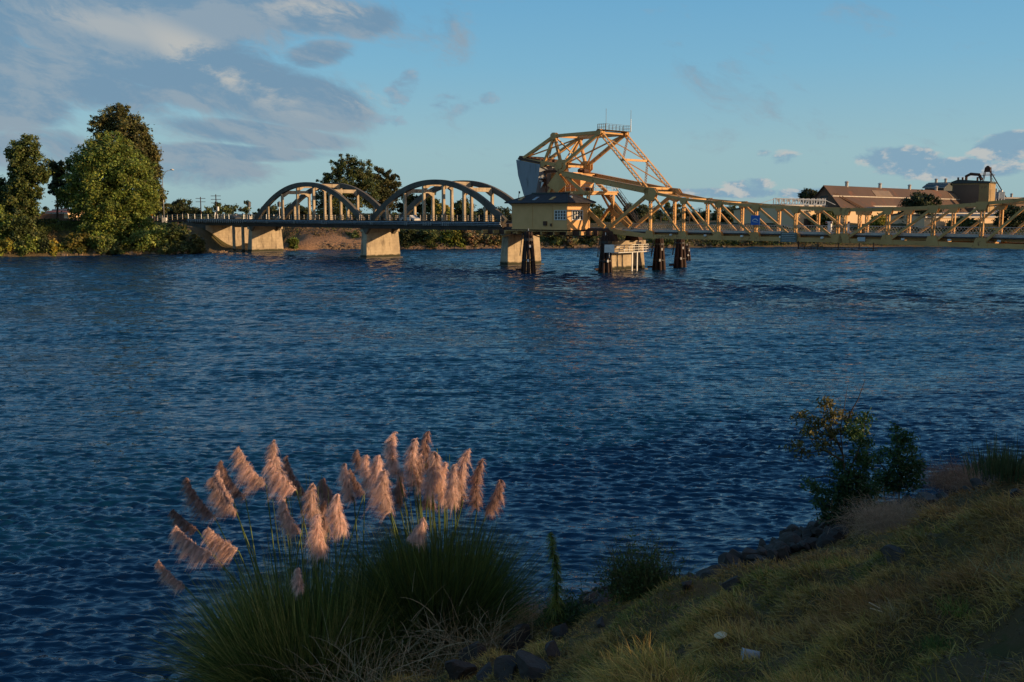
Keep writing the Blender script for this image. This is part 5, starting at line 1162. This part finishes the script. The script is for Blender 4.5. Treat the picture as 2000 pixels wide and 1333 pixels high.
# ---- grass
def grass():
    rng = np.random.RandomState(12); n = 860000
    th = rng.uniform(-.78, .80, n); d = 2.6 * np.exp(rng.rand(n) ** 1.0 * math.log(46 / 2.6))
    x = np.sin(th) * d; y = np.cos(th) * d
    u_ = -.6 * x + .8 * y; v_ = .8 * x + .6 * y; dd = shore_u(v_) - u_
    # bare soil and thin places
    cover = sn(x, y, .55, 31, 3) + .45 * sn(x, y, 2.0, 32, 2)
    bare = np.clip((8.0 - d) / 3, 0, 1) * np.clip((x - 1.6) / .8, 0, 1)
    keep = (dd > np.where((v_ > 14.5) & (v_ < 27), 2.3, 1.2) + .5 * sn(x, y, 1.2, 8, 2)) & (rng.rand(n) < np.clip(1.15 + cover * .8, .4, 1)) & (rng.rand(n) > .93 * bare * (1.1 + .8 * cover)) & (dd < 24)
    bx, by, _z = hit(1930, 1300); keep &= (rng.rand(n) < .06 + .94 * np.clip(((x - bx) / 1.1) ** 2 + ((y - by) / .55) ** 2 + .45 * sn(x, y, 2.5, 6, 2) - .6, 0, 1))
    x, y, d, dd = x[keep], y[keep], d[keep], dd[keep]; n = len(x); z = bank_z(x, y) - .02
    tuft = np.abs(sn(x, y, 1.7, 9, 2)); big = sn(x, y, .8, 40, 3)
    P = np.stack([x, y, z], 1)
    D = rng.normal(size=(n, 3)) * .6 + np.array([-.50, .28, .75]); 
    L = (.055 + .12 * rng.rand(n)) * (.7 + 1.2 * tuft) * (1 + .35 * big) * np.clip((d - 1.6) / 3.0, .35, 1); W = np.maximum(.0035, d * .00085) * (.7 + .6 * rng.rand(n))
    g = -.08 + 1.15 * sn(x, y, .42, 50, 3) + .30 * rng.normal(size=n) + .25 * sn(x, y, 2.3, 51, 2)
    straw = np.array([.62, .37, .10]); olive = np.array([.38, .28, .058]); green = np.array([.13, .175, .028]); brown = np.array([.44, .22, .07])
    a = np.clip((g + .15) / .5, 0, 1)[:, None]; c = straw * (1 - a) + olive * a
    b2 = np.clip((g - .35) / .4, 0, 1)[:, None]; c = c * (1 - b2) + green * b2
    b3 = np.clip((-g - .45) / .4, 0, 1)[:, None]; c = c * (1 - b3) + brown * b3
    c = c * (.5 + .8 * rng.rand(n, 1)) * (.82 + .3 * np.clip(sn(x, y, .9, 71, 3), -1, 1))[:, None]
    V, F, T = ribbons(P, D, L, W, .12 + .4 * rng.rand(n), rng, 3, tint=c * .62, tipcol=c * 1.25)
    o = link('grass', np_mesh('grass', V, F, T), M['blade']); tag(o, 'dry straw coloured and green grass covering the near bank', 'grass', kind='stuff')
grass()
def litter():
    rng = np.random.RandomState(14); n = 42000; th = rng.uniform(-.1, .75, n); d = 2.6 * np.exp(rng.rand(n) * math.log(20 / 2.6)); x = np.sin(th) * d; y = np.cos(th) * d
    P = np.stack([x, y, bank_z(x, y) + .01], 1); D = rng.normal(size=(n, 3)); D[:, 2] *= .35
    c = np.array([[.26, .165, .10]]) * (.15 + 1.2 * rng.rand(n, 1) ** 2); V, F, T = ribbons(P, D, .03 + .10 * rng.rand(n) ** 2, .004 + .006 * rng.rand(n), .0, rng, 1, tint=c, tipcol=c)
    o = link('dead_leaves', np_mesh('dead_leaves', V, F, T), M['blade']); tag(o, 'dry stalks and dead leaves lying on the soil', 'plant litter', kind='stuff')
litter()
# ---- riprap rocks
def rock_mesh(seed):
    rd = random.Random(seed); bm = bmesh.new(); bmesh.ops.create_icosphere(bm, subdivisions=3, radius=1)
    pl_ = []
    for i in range(13):
        v = Vector((rd.gauss(0, 1), rd.gauss(0, 1), rd.gauss(0, 1))).normalized(); pl_.append((v, rd.uniform(.42, .85)))
    for v in bm.verts:
        for n_, d_ in pl_:
            e = v.co.dot(n_) - d_
            if e > 0: v.co -= n_ * e
        v.co += Vector((rd.uniform(-.03, .03), rd.uniform(-.03, .03), rd.uniform(-.03, .03)))
    me = bpy.data.meshes.new('rock'); bm.to_mesh(me); bm.free(); me.materials.append(M['rock']); return me
RM = [rock_mesh(i) for i in range(12)]
def rock(x, y, z, s_, rd, label, group=None, me=None, sc=None):
    o = bpy.data.objects.new('rock', me or rd.choice(RM)); C.collection.objects.link(o); o.location = (x, y, z)
    o.rotation_euler = (rd.uniform(0, 6.28), rd.uniform(-.5, .5), rd.uniform(0, 6.28)) if sc is None else (0, 0, rd.uniform(0, 6))
    o.scale = sc or (s_ * rd.uniform(.8, 1.35), s_ * rd.uniform(.7, 1.1), s_ * rd.uniform(.55, .85)); tag(o, label, 'rock', group); return o
rd = random.Random(4)
for i in range(215):
    v = rd.uniform(14.0, 28.0); d = rd.triangular(-.6, 2.5, .8); u_ = float(shore_u(np.array(v))) - d; x, y = -.6 * u_ + .8 * v, .8 * u_ + .6 * v
    rock(x, y, max(bz(x, y), -.15) + .16, rd.triangular(.14, .46, .25), rd, 'angular dark rock in the riprap along the near waterline', 'riprap rocks along the near waterline')
for i in range(36):
    v = rd.uniform(31, 42); d = rd.uniform(-.4, 1.6); u_ = float(shore_u(np.array(v))) - d; x, y = -.6 * u_ + .8 * v, .8 * u_ + .6 * v
    rock(x, y, max(bz(x, y), -.15) + .15, rd.uniform(.25, .55), rd, 'dark rock in the riprap beyond the reeds at the right edge', 'riprap rocks by the reeds')
x, y, z = hit(1487, 1092); rock(x, y, z + .25, 0, rd, 'pointed dark rock sticking up above the riprap', me=RM[3], sc=(.2, .17, .34))
x, y, z = hit(1430, 1158); rock(x, y, z + .08, .22, rd, 'rough grey rock lying alone in the grass above the riprap')
for i, (px, py, s_, lab) in enumerate([(1005, 1268, .52, 'big rounded dark boulder at the foot of the pampas grass'), (1095, 1245, .30, 'dark boulder right of the big rounded one'), (930, 1290, .36, 'flat grey rock left of the big rounded boulder'),
        (1040, 1310, .30, 'small grey rock below the big rounded boulder'), (985, 1322, .26, 'reddish grey rock at the bottom edge'), (895, 1318, .30, 'flat dark rock leftmost at the bottom edge'), (1080, 1285, .2, 'small dark rock in the grass edge'), (945, 1330, .28, 'pale grey rock cut by the bottom edge'), (1172, 1222, .13, 'small dark stone in the grass near the leafy stalk'),
        (860, 1300, .22, 'low grey rock under the dry twigs'), (1190, 1180, .38, 'dark rock at the waterline left of the willowy shrub'), (1340, 1150, .16, 'small dark stone in the grass below the riprap'), (1745, 1092, .22, 'dark stone half hidden in the grass below the dry brush'), (1985, 975, .22, 'pale stone in the grass at the right edge')]):
    x, y, z = hit(px, py); rock(x, y, z + s_ * .25, s_, rd, lab)
# ---- pampas grass
def pampas(label, cx, cy, n, rad, hgt, plumes, seed, cols):
    rng = np.random.RandomState(seed); zb = bz(cx, cy) - .05; r = thing('pampas_grass', label, 'pampas grass', (cx, cy, zb)); B = np.array([cx, cy, zb])
    a = rng.uniform(0, 6.283, n); rr = rad * .40 * np.sqrt(rng.rand(n)); P = np.stack([np.cos(a) * rr, np.sin(a) * rr * .9, np.zeros(n)], 1)
    a2 = a + rng.normal(0, .5, n); lean = np.abs(rng.normal(.0, 1.0, n)) * (.16 * rad + .12) + .10; D = np.stack([np.cos(a2) * lean, np.sin(a2) * lean, np.ones(n)], 1)
    L = hgt * (.75 + .55 * rng.rand(n)); c = np.array(cols)[rng.randint(0, len(cols), n)] * (.55 + .9 * rng.rand(n, 1))
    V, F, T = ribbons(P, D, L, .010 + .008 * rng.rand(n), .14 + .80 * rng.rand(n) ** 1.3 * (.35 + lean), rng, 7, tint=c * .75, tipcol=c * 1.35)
    V[:, 2] = np.maximum(V[:, 2], -.6)
    link('leaves', np_mesh('leaves', V, F, T), M['blade'], r)
    for j, (tx, ty, bx, by, wd, Yd, kind) in enumerate(plumes):
        px0, py0 = 280 + bx * .3998, 800 + by * .3998; px1, py1 = 280 + tx * .3998, 800 + ty * .3998; Wd = wd * .3998 / FPX * Yd
        p0 = np.array(at(px0, py0, Yd)) - B; p1 = np.array(at(px1, py1, Yd - .05)) - B; ax = p1 - p0; Lp = np.linalg.norm(ax); ax_ = ax / Lp
        # stalk
        foot = np.array([(rng.rand() - .5) * rad * .6, (rng.rand() - .5) * rad * .4, 0]) + np.array([p0[0] * .22, p0[1] * .22, 0])
        if kind == 'low': foot = np.array([p0[0] * .8, p0[1] * .3, 0])
        mid = foot * .5 + p0 * .5 + np.array([0, 0, .12]) - np.array([ax_[0], ax_[1], 0]) * .12
        m_ = MB(); pts = []
        for q in np.linspace(0, 1, 8): pts.append((1 - q) ** 2 * foot + 2 * q * (1 - q) * mid + q * q * p0)
        nrm = unit(np.array([-ax_[2], 0, ax_[0]]) + np.array([0, .3 * rng.normal(), 0])) * Lp * (.05 + .07 * rng.rand()) * (1 if ax_[0] < .15 else -1)
        for q in np.linspace(.12, 1, 6): pts.append(p0 + ax * q + nrm * 4 * q * (1 - q))
        m_.tube([tuple(p) for p in pts], list(np.linspace(.017, .011, 8)) + list(np.linspace(.006, .002, 6)), 5); 
        # feathery branchlets: start outward and up, hang down, blown a little to the left
        nb = 290; per = 14; q = rng.rand(nb) ** .85; S = p0 + ax * q[:, None] + nrm * (4 * q * (1 - q))[:, None]; lump = .95 + .14 * np.sin(q * rng.uniform(14, 24) + rng.rand() * 6)
        rad_dir = unit(np.cross(ax_, rng.normal(size=(nb, 3)))); D0 = ax_ * .50 + rad_dir * (.42 + .32 * rng.rand(nb, 1)) + np.array([-.12, -.05, 0])
        prof = (.34 + .66 * np.sin(np.clip((1 - q) * 1.25 + .12, 0, 1) * PI * .5)) * (1 - .25 * (q < .06))
        Lb = (Wd * .76 + .03) * prof * (.55 + .8 * rng.rand(nb)) * lump
        Ph = np.repeat(S, per, 0); Dh = np.repeat(unit(D0), per, 0) + rng.normal(size=(nb * per, 3)) * .12; Lh = np.repeat(Lb, per) * (.55 + .5 * rng.rand(nb * per))
        Ph = Ph + unit(rng.normal(size=Ph.shape)) * .006
        G = unit(np.array([[-.10, -.04, -1.0]]))[0] - .25 * ax_ * 0
        base = np.array([.70, .50, .44]) * (.85 + .3 * rng.rand()) if kind != 'dark' else np.array([.38, .25, .22])  # plumes marked dark carry their shade in the colour
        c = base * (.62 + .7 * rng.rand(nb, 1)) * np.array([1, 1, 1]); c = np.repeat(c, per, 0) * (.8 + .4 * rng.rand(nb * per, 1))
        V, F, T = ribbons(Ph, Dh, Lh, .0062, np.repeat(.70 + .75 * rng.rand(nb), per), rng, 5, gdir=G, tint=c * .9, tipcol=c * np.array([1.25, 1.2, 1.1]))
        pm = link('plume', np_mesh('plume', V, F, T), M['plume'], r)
        m_.build('stalk', M['stalk'], pm)
    for j in range(34):
        a = rng.uniform(0, 6.28); f = np.array([math.cos(a) * rad * .25 * rng.rand(), math.sin(a) * rad * .25 * rng.rand(), 0]); t_ = f + np.array([math.cos(a) * .25 - .15, math.sin(a) * .2, hgt * rng.uniform(1.15, 1.5)])
        m_ = MB(); m_.tube([tuple(f), tuple((f + t_) / 2 + np.array([.04, 0, 0])), tuple(t_)], [.012, .009, .004], 5); m_.build('stalk', M['stalk'], r)
    return r
M['stalk'] = mat_mottle('green_stalk', (.07, .11, .025), (.10, .14, .03), 2, .6)
PLUMES = [(75,740,205,870,50,18.4,'low dark'),(145,490,265,590,55,19.6,'dark'),(160,570,340,712,85,17.4,''),(318,578,466,693,90,17.2,''),(212,335,350,530,75,19.4,'dark'),(345,330,455,505,92,18.0,''),(380,255,500,440,72,19.6,'dark'),
 (365,300,440,450,62,18.8,''),(465,188,600,372,95,18.4,''),(640,150,690,330,75,18.8,''),(620,245,748,395,92,17.8,''),(700,230,800,430,66,19.4,'dark'),(690,440,765,605,72,17.6,''),(830,362,850,540,75,17.9,''),(880,340,925,440,72,19.6,'dark'),
 (890,435,900,600,62,18.6,'dark'),(855,515,880,700,92,17.2,''),(950,415,985,605,95,17.3,''),(985,265,1030,450,64,18.6,''),(1010,290,1080,410,50,20.0,'dark'),(1045,198,1110,300,50,20.2,'dark'),(757,775,772,880,50,16.2,'low')]
PLUMES2 = [(1090,222,1150,400,80,18.6,''),(1150,225,1190,420,92,18.3,''),(1180,300,1210,505,110,17.9,''),(1230,110,1250,330,80,19.0,''),(1265,310,1252,480,58,19.6,'dark'),(1330,145,1330,365,85,18.8,''),(1390,110,1400,300,78,19.4,'dark'),(1420,210,1390,405,98,18.4,''),
 (1480,260,1470,460,72,18.6,''),(1525,270,1520,470,78,18.2,''),(1590,195,1560,455,86,18.8,''),(1660,243,1630,490,74,18.9,'dark'),(1745,345,1680,500,68,19.0,'dark'),(1365,532,1300,635,62,17.6,''),(1400,400,1410,475,60,19.6,'dark'),(1360,220,1352,380,80,19.0,''),(1560,300,1545,470,70,19.2,'dark')]
PG = [(.080, .105, .022), (.10, .125, .026), (.055, .080, .020), (.14, .15, .035), (.22, .22, .055), (.34, .29, .09)]
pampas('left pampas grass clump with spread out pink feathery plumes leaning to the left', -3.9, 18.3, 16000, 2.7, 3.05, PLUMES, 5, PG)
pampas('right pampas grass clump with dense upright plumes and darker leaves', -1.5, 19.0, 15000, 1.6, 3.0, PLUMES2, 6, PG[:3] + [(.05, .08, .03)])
# ---- twiggy brush
def brush(name, label, cat, px, py, w_, h_, n, cols, seed, wid=.006, lean=.8, L0=.6, up=.7, droop=.15, leafy=0, segs=4, pos=None):
    x, y, z = pos or hit(px, py); rng = np.random.RandomState(seed); r = thing(name, label, cat, (x, y, z - .05))
    P = np.stack([rng.normal(0, w_ * .30, n), rng.normal(0, w_ * .30, n), np.abs(rng.normal(0, h_ * .28, n))], 1)
    D = rng.normal(size=(n, 3)) * lean + np.array([0, 0, up]) + P * .7; c = np.array(cols)[rng.randint(0, len(cols), n)] * (.6 + .8 * rng.rand(n, 1))
    V, F, T = ribbons(P, D, L0 * (.4 + .9 * rng.rand(n)), wid, droop + .2 * rng.rand(n), rng, segs, tint=c, tipcol=c * 1.15)
    link('twigs', np_mesh('twigs', V, F, T), M['blade'], r)
    if leafy:
        k_ = leafy; Pl = P[rng.randint(0, n, k_)] + rng.normal(size=(k_, 3)) * np.array([w_ * .12, w_ * .12, h_ * .22]); Pl[:, 2] = np.abs(Pl[:, 2]) + .1
        V, F = leaf_quads(Pl, .04, rng, .2, .35); c = np.array([[.06, .09, .02]]) * (.6 + .8 * rng.rand(k_, 1)); link('foliage', np_mesh('foliage', V, F, np.repeat(c, 4, 0)), M['leaf'], r)
    return r
DRY = [(.42, .25, .15), (.34, .20, .12), (.48, .31, .18)]; STRAW = [(.34, .24, .13), (.26, .18, .09), (.40, .30, .17)]
brush('dry_brush', 'large fuzzy brown dry brush right of the green saplings', 'dry brush', 1760, 1035, 1.75, .85, 20000, DRY, 1, .005, .9, .26)
brush('dry_brush', 'fuzzy brown dry brush between the large one and the reeds', 'dry brush', 1880, 952, 2.0, 1.1, 11000, [(.34, .175, .10), (.27, .14, .08)], 2, .007, .9, .3)
brush('dry_brush', 'low brown brush at the foot of the reeds', 'dry brush', 1935, 950, 2.4, .5, 4500, DRY[:2], 3, .008, .9, .3)
brush('dry_brush', 'tangle of pale bent twigs in front of the left pampas grass', 'dry brush', 700, 1330, 2.0, 1.2, 420, STRAW, 4, .011, .9, 1.1, .9, .25, segs=6, pos=(-2.4, 15.6, bz(-2.4, 15.6)))
brush('dry_brush', 'pale dry twigs in front of the right pampas grass', 'dry brush', 860, 1240, 1.8, 1.0, 420, STRAW, 5, .010, .8, .9, .9, .2, segs=5, pos=(-.9, 16.6, bz(-.9, 16.6)))
brush('dry_grass_tuft', 'tawny dry grass right of the pampas foot above the rocks', 'grass tuft', 1000, 1228, 2.3, .5, 9000, [(.52, .32, .15), (.42, .24, .11)], 6, .006, .8, .26, .6)
brush('dry_grass_tuft', 'dry grass fringe below the pampas grass at the bottom', 'grass tuft', 820, 1300, 2.0, .4, 6000, [(.40, .27, .12), (.24, .19, .08)], 7, .006, .8, .28, .6)
brush('willowy_shrub', 'dark willowy shrub at the waterline in front of the riprap', 'shrub', 1248, 1165, 1.0, 1.0, 900, [(.06, .07, .02), (.09, .08, .03)], 8, .008, .5, .8, 1.3, .05, leafy=3800)
brush('reeds', 'clump of dark upright reeds standing in the water at the right', 'reeds', 1925, 932, .9, .4, 600, [(.06, .055, .025), (.10, .055, .03)], 9, .014, .12, .62, 2.2, .02)
brush('reeds', 'taller green reeds right of the dark upright ones', 'reeds', 1965, 932, 1.3, .4, 700, [(.05, .075, .03), (.08, .09, .03)], 10, .014, .16, .75, 2.2, .03)
brush('weed_tuft', 'bright yellow green grass tuft catching sun near the bottom right', 'grass tuft', 1890, 1192, .36, .06, 420, [(.17, .22, .035), (.24, .27, .06)], 11, .005, .4, .13, 1.1)
brush('weed_tuft', 'green grass tuft above the bare soil', 'grass tuft', 1845, 1272, .3, .1, 500, [(.10, .15, .03), (.13, .16, .04)], 12, .005, .4, .16, 1.0)
brush('dry_weed', 'pale branching dry weed at the right edge', 'dry weed', 1985, 1130, .45, .35, 170, [(.26, .23, .11), (.2, .2, .08)], 13, .004, .8, .28, .8, .05)
brush('dry_weed', 'pale thin weed in the middle of the lower right grass', 'dry weed', 1748, 1215, .10, .12, 40, STRAW, 14, .005, .35, .2, 1.0, .02)
# ---- leafy stalk
def stalk():
    x, y, z = hit(1085, 1222); rng = np.random.RandomState(3); top = at(1072, 1040, y)[2] - z; r = thing('leafy_stalk', 'single tall leafy green stalk between the pampas grass and the shrub', 'plant', (x, y, z))
    m_ = MB(); m_.tube([(0, 0, -.05), (.02, 0, top * .5), (-.10, 0, top)], [.014, .010, .004], 6); m_.build('stem', M['stalk'], r)
    n = 420; q = rng.rand(n) ** .9; P = np.stack([np.where(q > .5, .02 - .24 * (q - .5), .04 * q), np.zeros(n), top * (.12 + .88 * q)], 1); a = rng.uniform(0, 6.28, n)
    D = np.stack([np.cos(a), np.sin(a), .35 + 0 * a], 1); c = np.array([[.085, .13, .03]]) * (.6 + .8 * rng.rand(n, 1)) + np.array([[.10, .06, 0]]) * (q < .3)[:, None]
    V, F, T = ribbons(P, D, .10 + .11 * (1 - q) + .04 * rng.rand(n), .028, .9 + .5 * rng.rand(n), rng, 4, tint=c, tipcol=c); link('leaves', np_mesh('leaves', V, F, T), M['leaf'], r)
    for i in range(1): pass
stalk()
brush('weed', 'low dark leafy weed at the foot of the tall stalk', 'weed', 1105, 1215, .7, .5, 260, [(.06, .07, .03)], 21, .008, .6, .5, 1.0, leafy=900)
# ---- saplings
def sapling(label, foot, stems, lobes, n, cols, seed, leaf=.062):
    x, y, z = hit(*foot); rng = np.random.RandomState(seed); r = thing('sapling', label, 'sapling', (x, y, z)); B = np.array([x, y, z])
    m_ = MB()
    for st in stems:
        pts = [tuple(np.array(at(px, py, y + dy)) - B) for px, py, dy in st]; k_ = len(pts); m_.tube(pts, list(np.linspace(.030, .005, k_)), 6)
    m_.build('trunk', M['bark'], r)
    Ps = []; Cs = []
    for px, py, rx, ry, w_, ci in lobes:
        c = np.array(at(px, py, y + rng.uniform(-.25, .25))) - B; f = y / FPX; k_ = int(n * w_)
        nb = max(5, k_ // 14); cc = c + unit(rng.normal(size=(nb, 3))) * rng.rand(nb, 1) ** .45 * np.array([rx * f, rx * f, ry * f])
        P = np.repeat(cc, 14, 0) + rng.normal(size=(nb * 14, 3)) * np.array([.105, .105, .08]); Ps.append(P); col = np.array(cols[ci]); Cs.append(col * (.6 + .8 * rng.rand(len(P), 1)))
        for j in range(0, nb, 2): m_2 = None
    P = np.concatenate(Ps); c = np.concatenate(Cs); V, F = leaf_quads(P, leaf, rng, .1, .45); link('foliage', np_mesh('foliage', V, F, np.repeat(c, 4, 0)), M['leaf'], r)
SG = [(.050, .095, .025), (.12, .105, .028), (.035, .070, .02)]
sapling('tall sapling with reddish upper leaves and bare twigs at its top', (1668, 1022),
    [[(1668, 1030, 0), (1652, 940, 0), (1645, 880, 0), (1641, 840, 0), (1648, 800, 0), (1656, 752, 0)], [(1644, 850, 0), (1662, 805, .1), (1676, 780, .1), (1690, 742, .1)], [(1645, 885, 0), (1625, 840, 0), (1612, 785, 0)],
     [(1646, 900, 0), (1610, 880, -.1), (1575, 885, -.1), (1545, 862, -.1)], [(1644, 870, 0), (1600, 840, 0), (1560, 815, 0)], [(1655, 940, 0), (1610, 930, 0), (1575, 938, 0)], [(1655, 930, .1), (1685, 860, .1), (1690, 815, .1)]],
    [(1612, 788, 12, 10, .018, 1), (1628, 812, 20, 14, .035, 1), (1598, 825, 16, 10, .02, 1), (1566, 818, 14, 9, .014, 1), (1580, 845, 24, 9, .025, 1), (1622, 845, 18, 14, .03, 1), (1605, 868, 26, 10, .03, 1), (1550, 868, 12, 10, .013, 1), (1565, 885, 14, 8, .012, 1), (1655, 820, 12, 8, .014, 1),
     (1665, 840, 18, 18, .05, 0), (1690, 822, 10, 12, .025, 0), (1682, 860, 14, 18, .04, 0), (1676, 890, 12, 10, .025, 0), (1640, 905, 18, 10, .03, 0), (1690, 905, 22, 12, .05, 0), (1660, 940, 36, 26, .16, 2), (1640, 975, 40, 24, .14, 2), (1690, 965, 36, 30, .16, 2), (1598, 960, 16, 18, .035, 0), (1580, 940, 8, 8, .010, 0), (1625, 1005, 30, 16, .08, 2), (1665, 1005, 30, 14, .08, 2), (1605, 985, 14, 12, .02, 0)], 6300, SG, 1)
sapling('bushy dark green sapling right of the one with reddish leaves', (1755, 985),
    [[(1755, 990, 0), (1758, 930, 0), (1752, 860, 0), (1748, 832, 0)], [(1757, 940, 0), (1780, 890, 0), (1785, 850, 0)], [(1756, 950, 0), (1722, 910, 0), (1710, 888, 0)]],
    [(1750, 838, 8, 9, .02, 0), (1756, 860, 16, 14, .06, 0), (1778, 855, 10, 12, .035, 0), (1748, 888, 26, 18, .12, 0), (1782, 880, 10, 12, .03, 0), (1715, 895, 14, 12, .05, 0), (1765, 915, 30, 24, .2, 2), (1730, 930, 26, 22, .14, 2), (1795, 910, 10, 14, .05, 0), (1755, 950, 32, 16, .14, 2), (1790, 940, 14, 14, .06, 0), (1720, 950, 16, 12, .05, 2)], 4300, SG, 2)
# ---- litter: cups
def cup_mesh(m_, z0, z1, r0, r1, n=28):
    for z, ra, rb, in ((0, 0, 0),): pass
    vs = []; prof = [(r0, z0), (r1, z1), (r1 + .004, z1), (r1 + .004, z1 - .006), (r1 - .003, z1 - .002), (r0 - .003, z0 + .004)]
    for i in range(n):
        a = 2 * PI * i / n
        for rr, z in prof: vs.append((math.cos(a) * rr, math.sin(a) * rr, z))
    k_ = len(prof); fs = [(i * k_ + j, ((i + 1) % n) * k_ + j, ((i + 1) % n) * k_ + j + 1, i * k_ + j + 1) for i in range(n) for j in range(k_ - 1)]
    fs += [tuple(i * k_ for i in range(n))[::-1], tuple(i * k_ + k_ - 1 for i in range(n))]; m_.add(vs, fs)
x, y, z = hit(1466, 1292); dcu = math.hypot(x, y); k_ = 34 / FPX * dcu / .105
m_ = MB(); cup_mesh(m_, -.052 * k_, .052 * k_, .026 * k_, .036 * k_); o = m_.build('paper_cup', M['paper'], None, smooth=True); o.location = (x, y, z + .045); o.rotation_euler = (R(6), R(-86), R(-10)); tag(o, 'empty white paper cup lying on its side in the grass', 'paper cup')
x, y, z = hit(1407, 1256); m_ = MB(); s_ = 26 / FPX * math.hypot(x, y) / 2
m_.tube([(0, 0, 0), (0, 0, .012)], [s_ * .9, s_], 24); m_.tube([(0, 0, .0121), (0, 0, .017)], [s_ * .82, s_ * .78], 24); o = m_.build('cup_lid', M['lid'] if 'lid' in M else M['cream'], None); o.location = (x, y, z + .07); o.rotation_euler = (R(5), R(-12), 0); tag(o, 'round pale lid lying in the grass left of the paper cup', 'cup lid')
# a few bright straw stalks that stick out of the grass
for i, (xa, ya, xb, yb, lab) in enumerate([(1697, 1189, 1717, 1204, 'thick pale straw stalk standing slanted in the grass, upper of two'), (1699, 1200, 1722, 1212, 'thick pale straw stalk standing slanted in the grass, lower of two')]):
    q = hit(xb, yb); p = at(xa, ya, q[1]); m_ = MB(); m_.tube([(0, 0, 0), tuple(np.array(p) - np.array(q) + np.array([0, 0, .0]))], [.008, .006], 6); o = m_.build('straw_stalk', M['straw'] if 'straw' in M else M['cream'], None, loc=(q[0], q[1], q[2] + .06)); tag(o, lab, 'stalk', 'pale straw stalks')
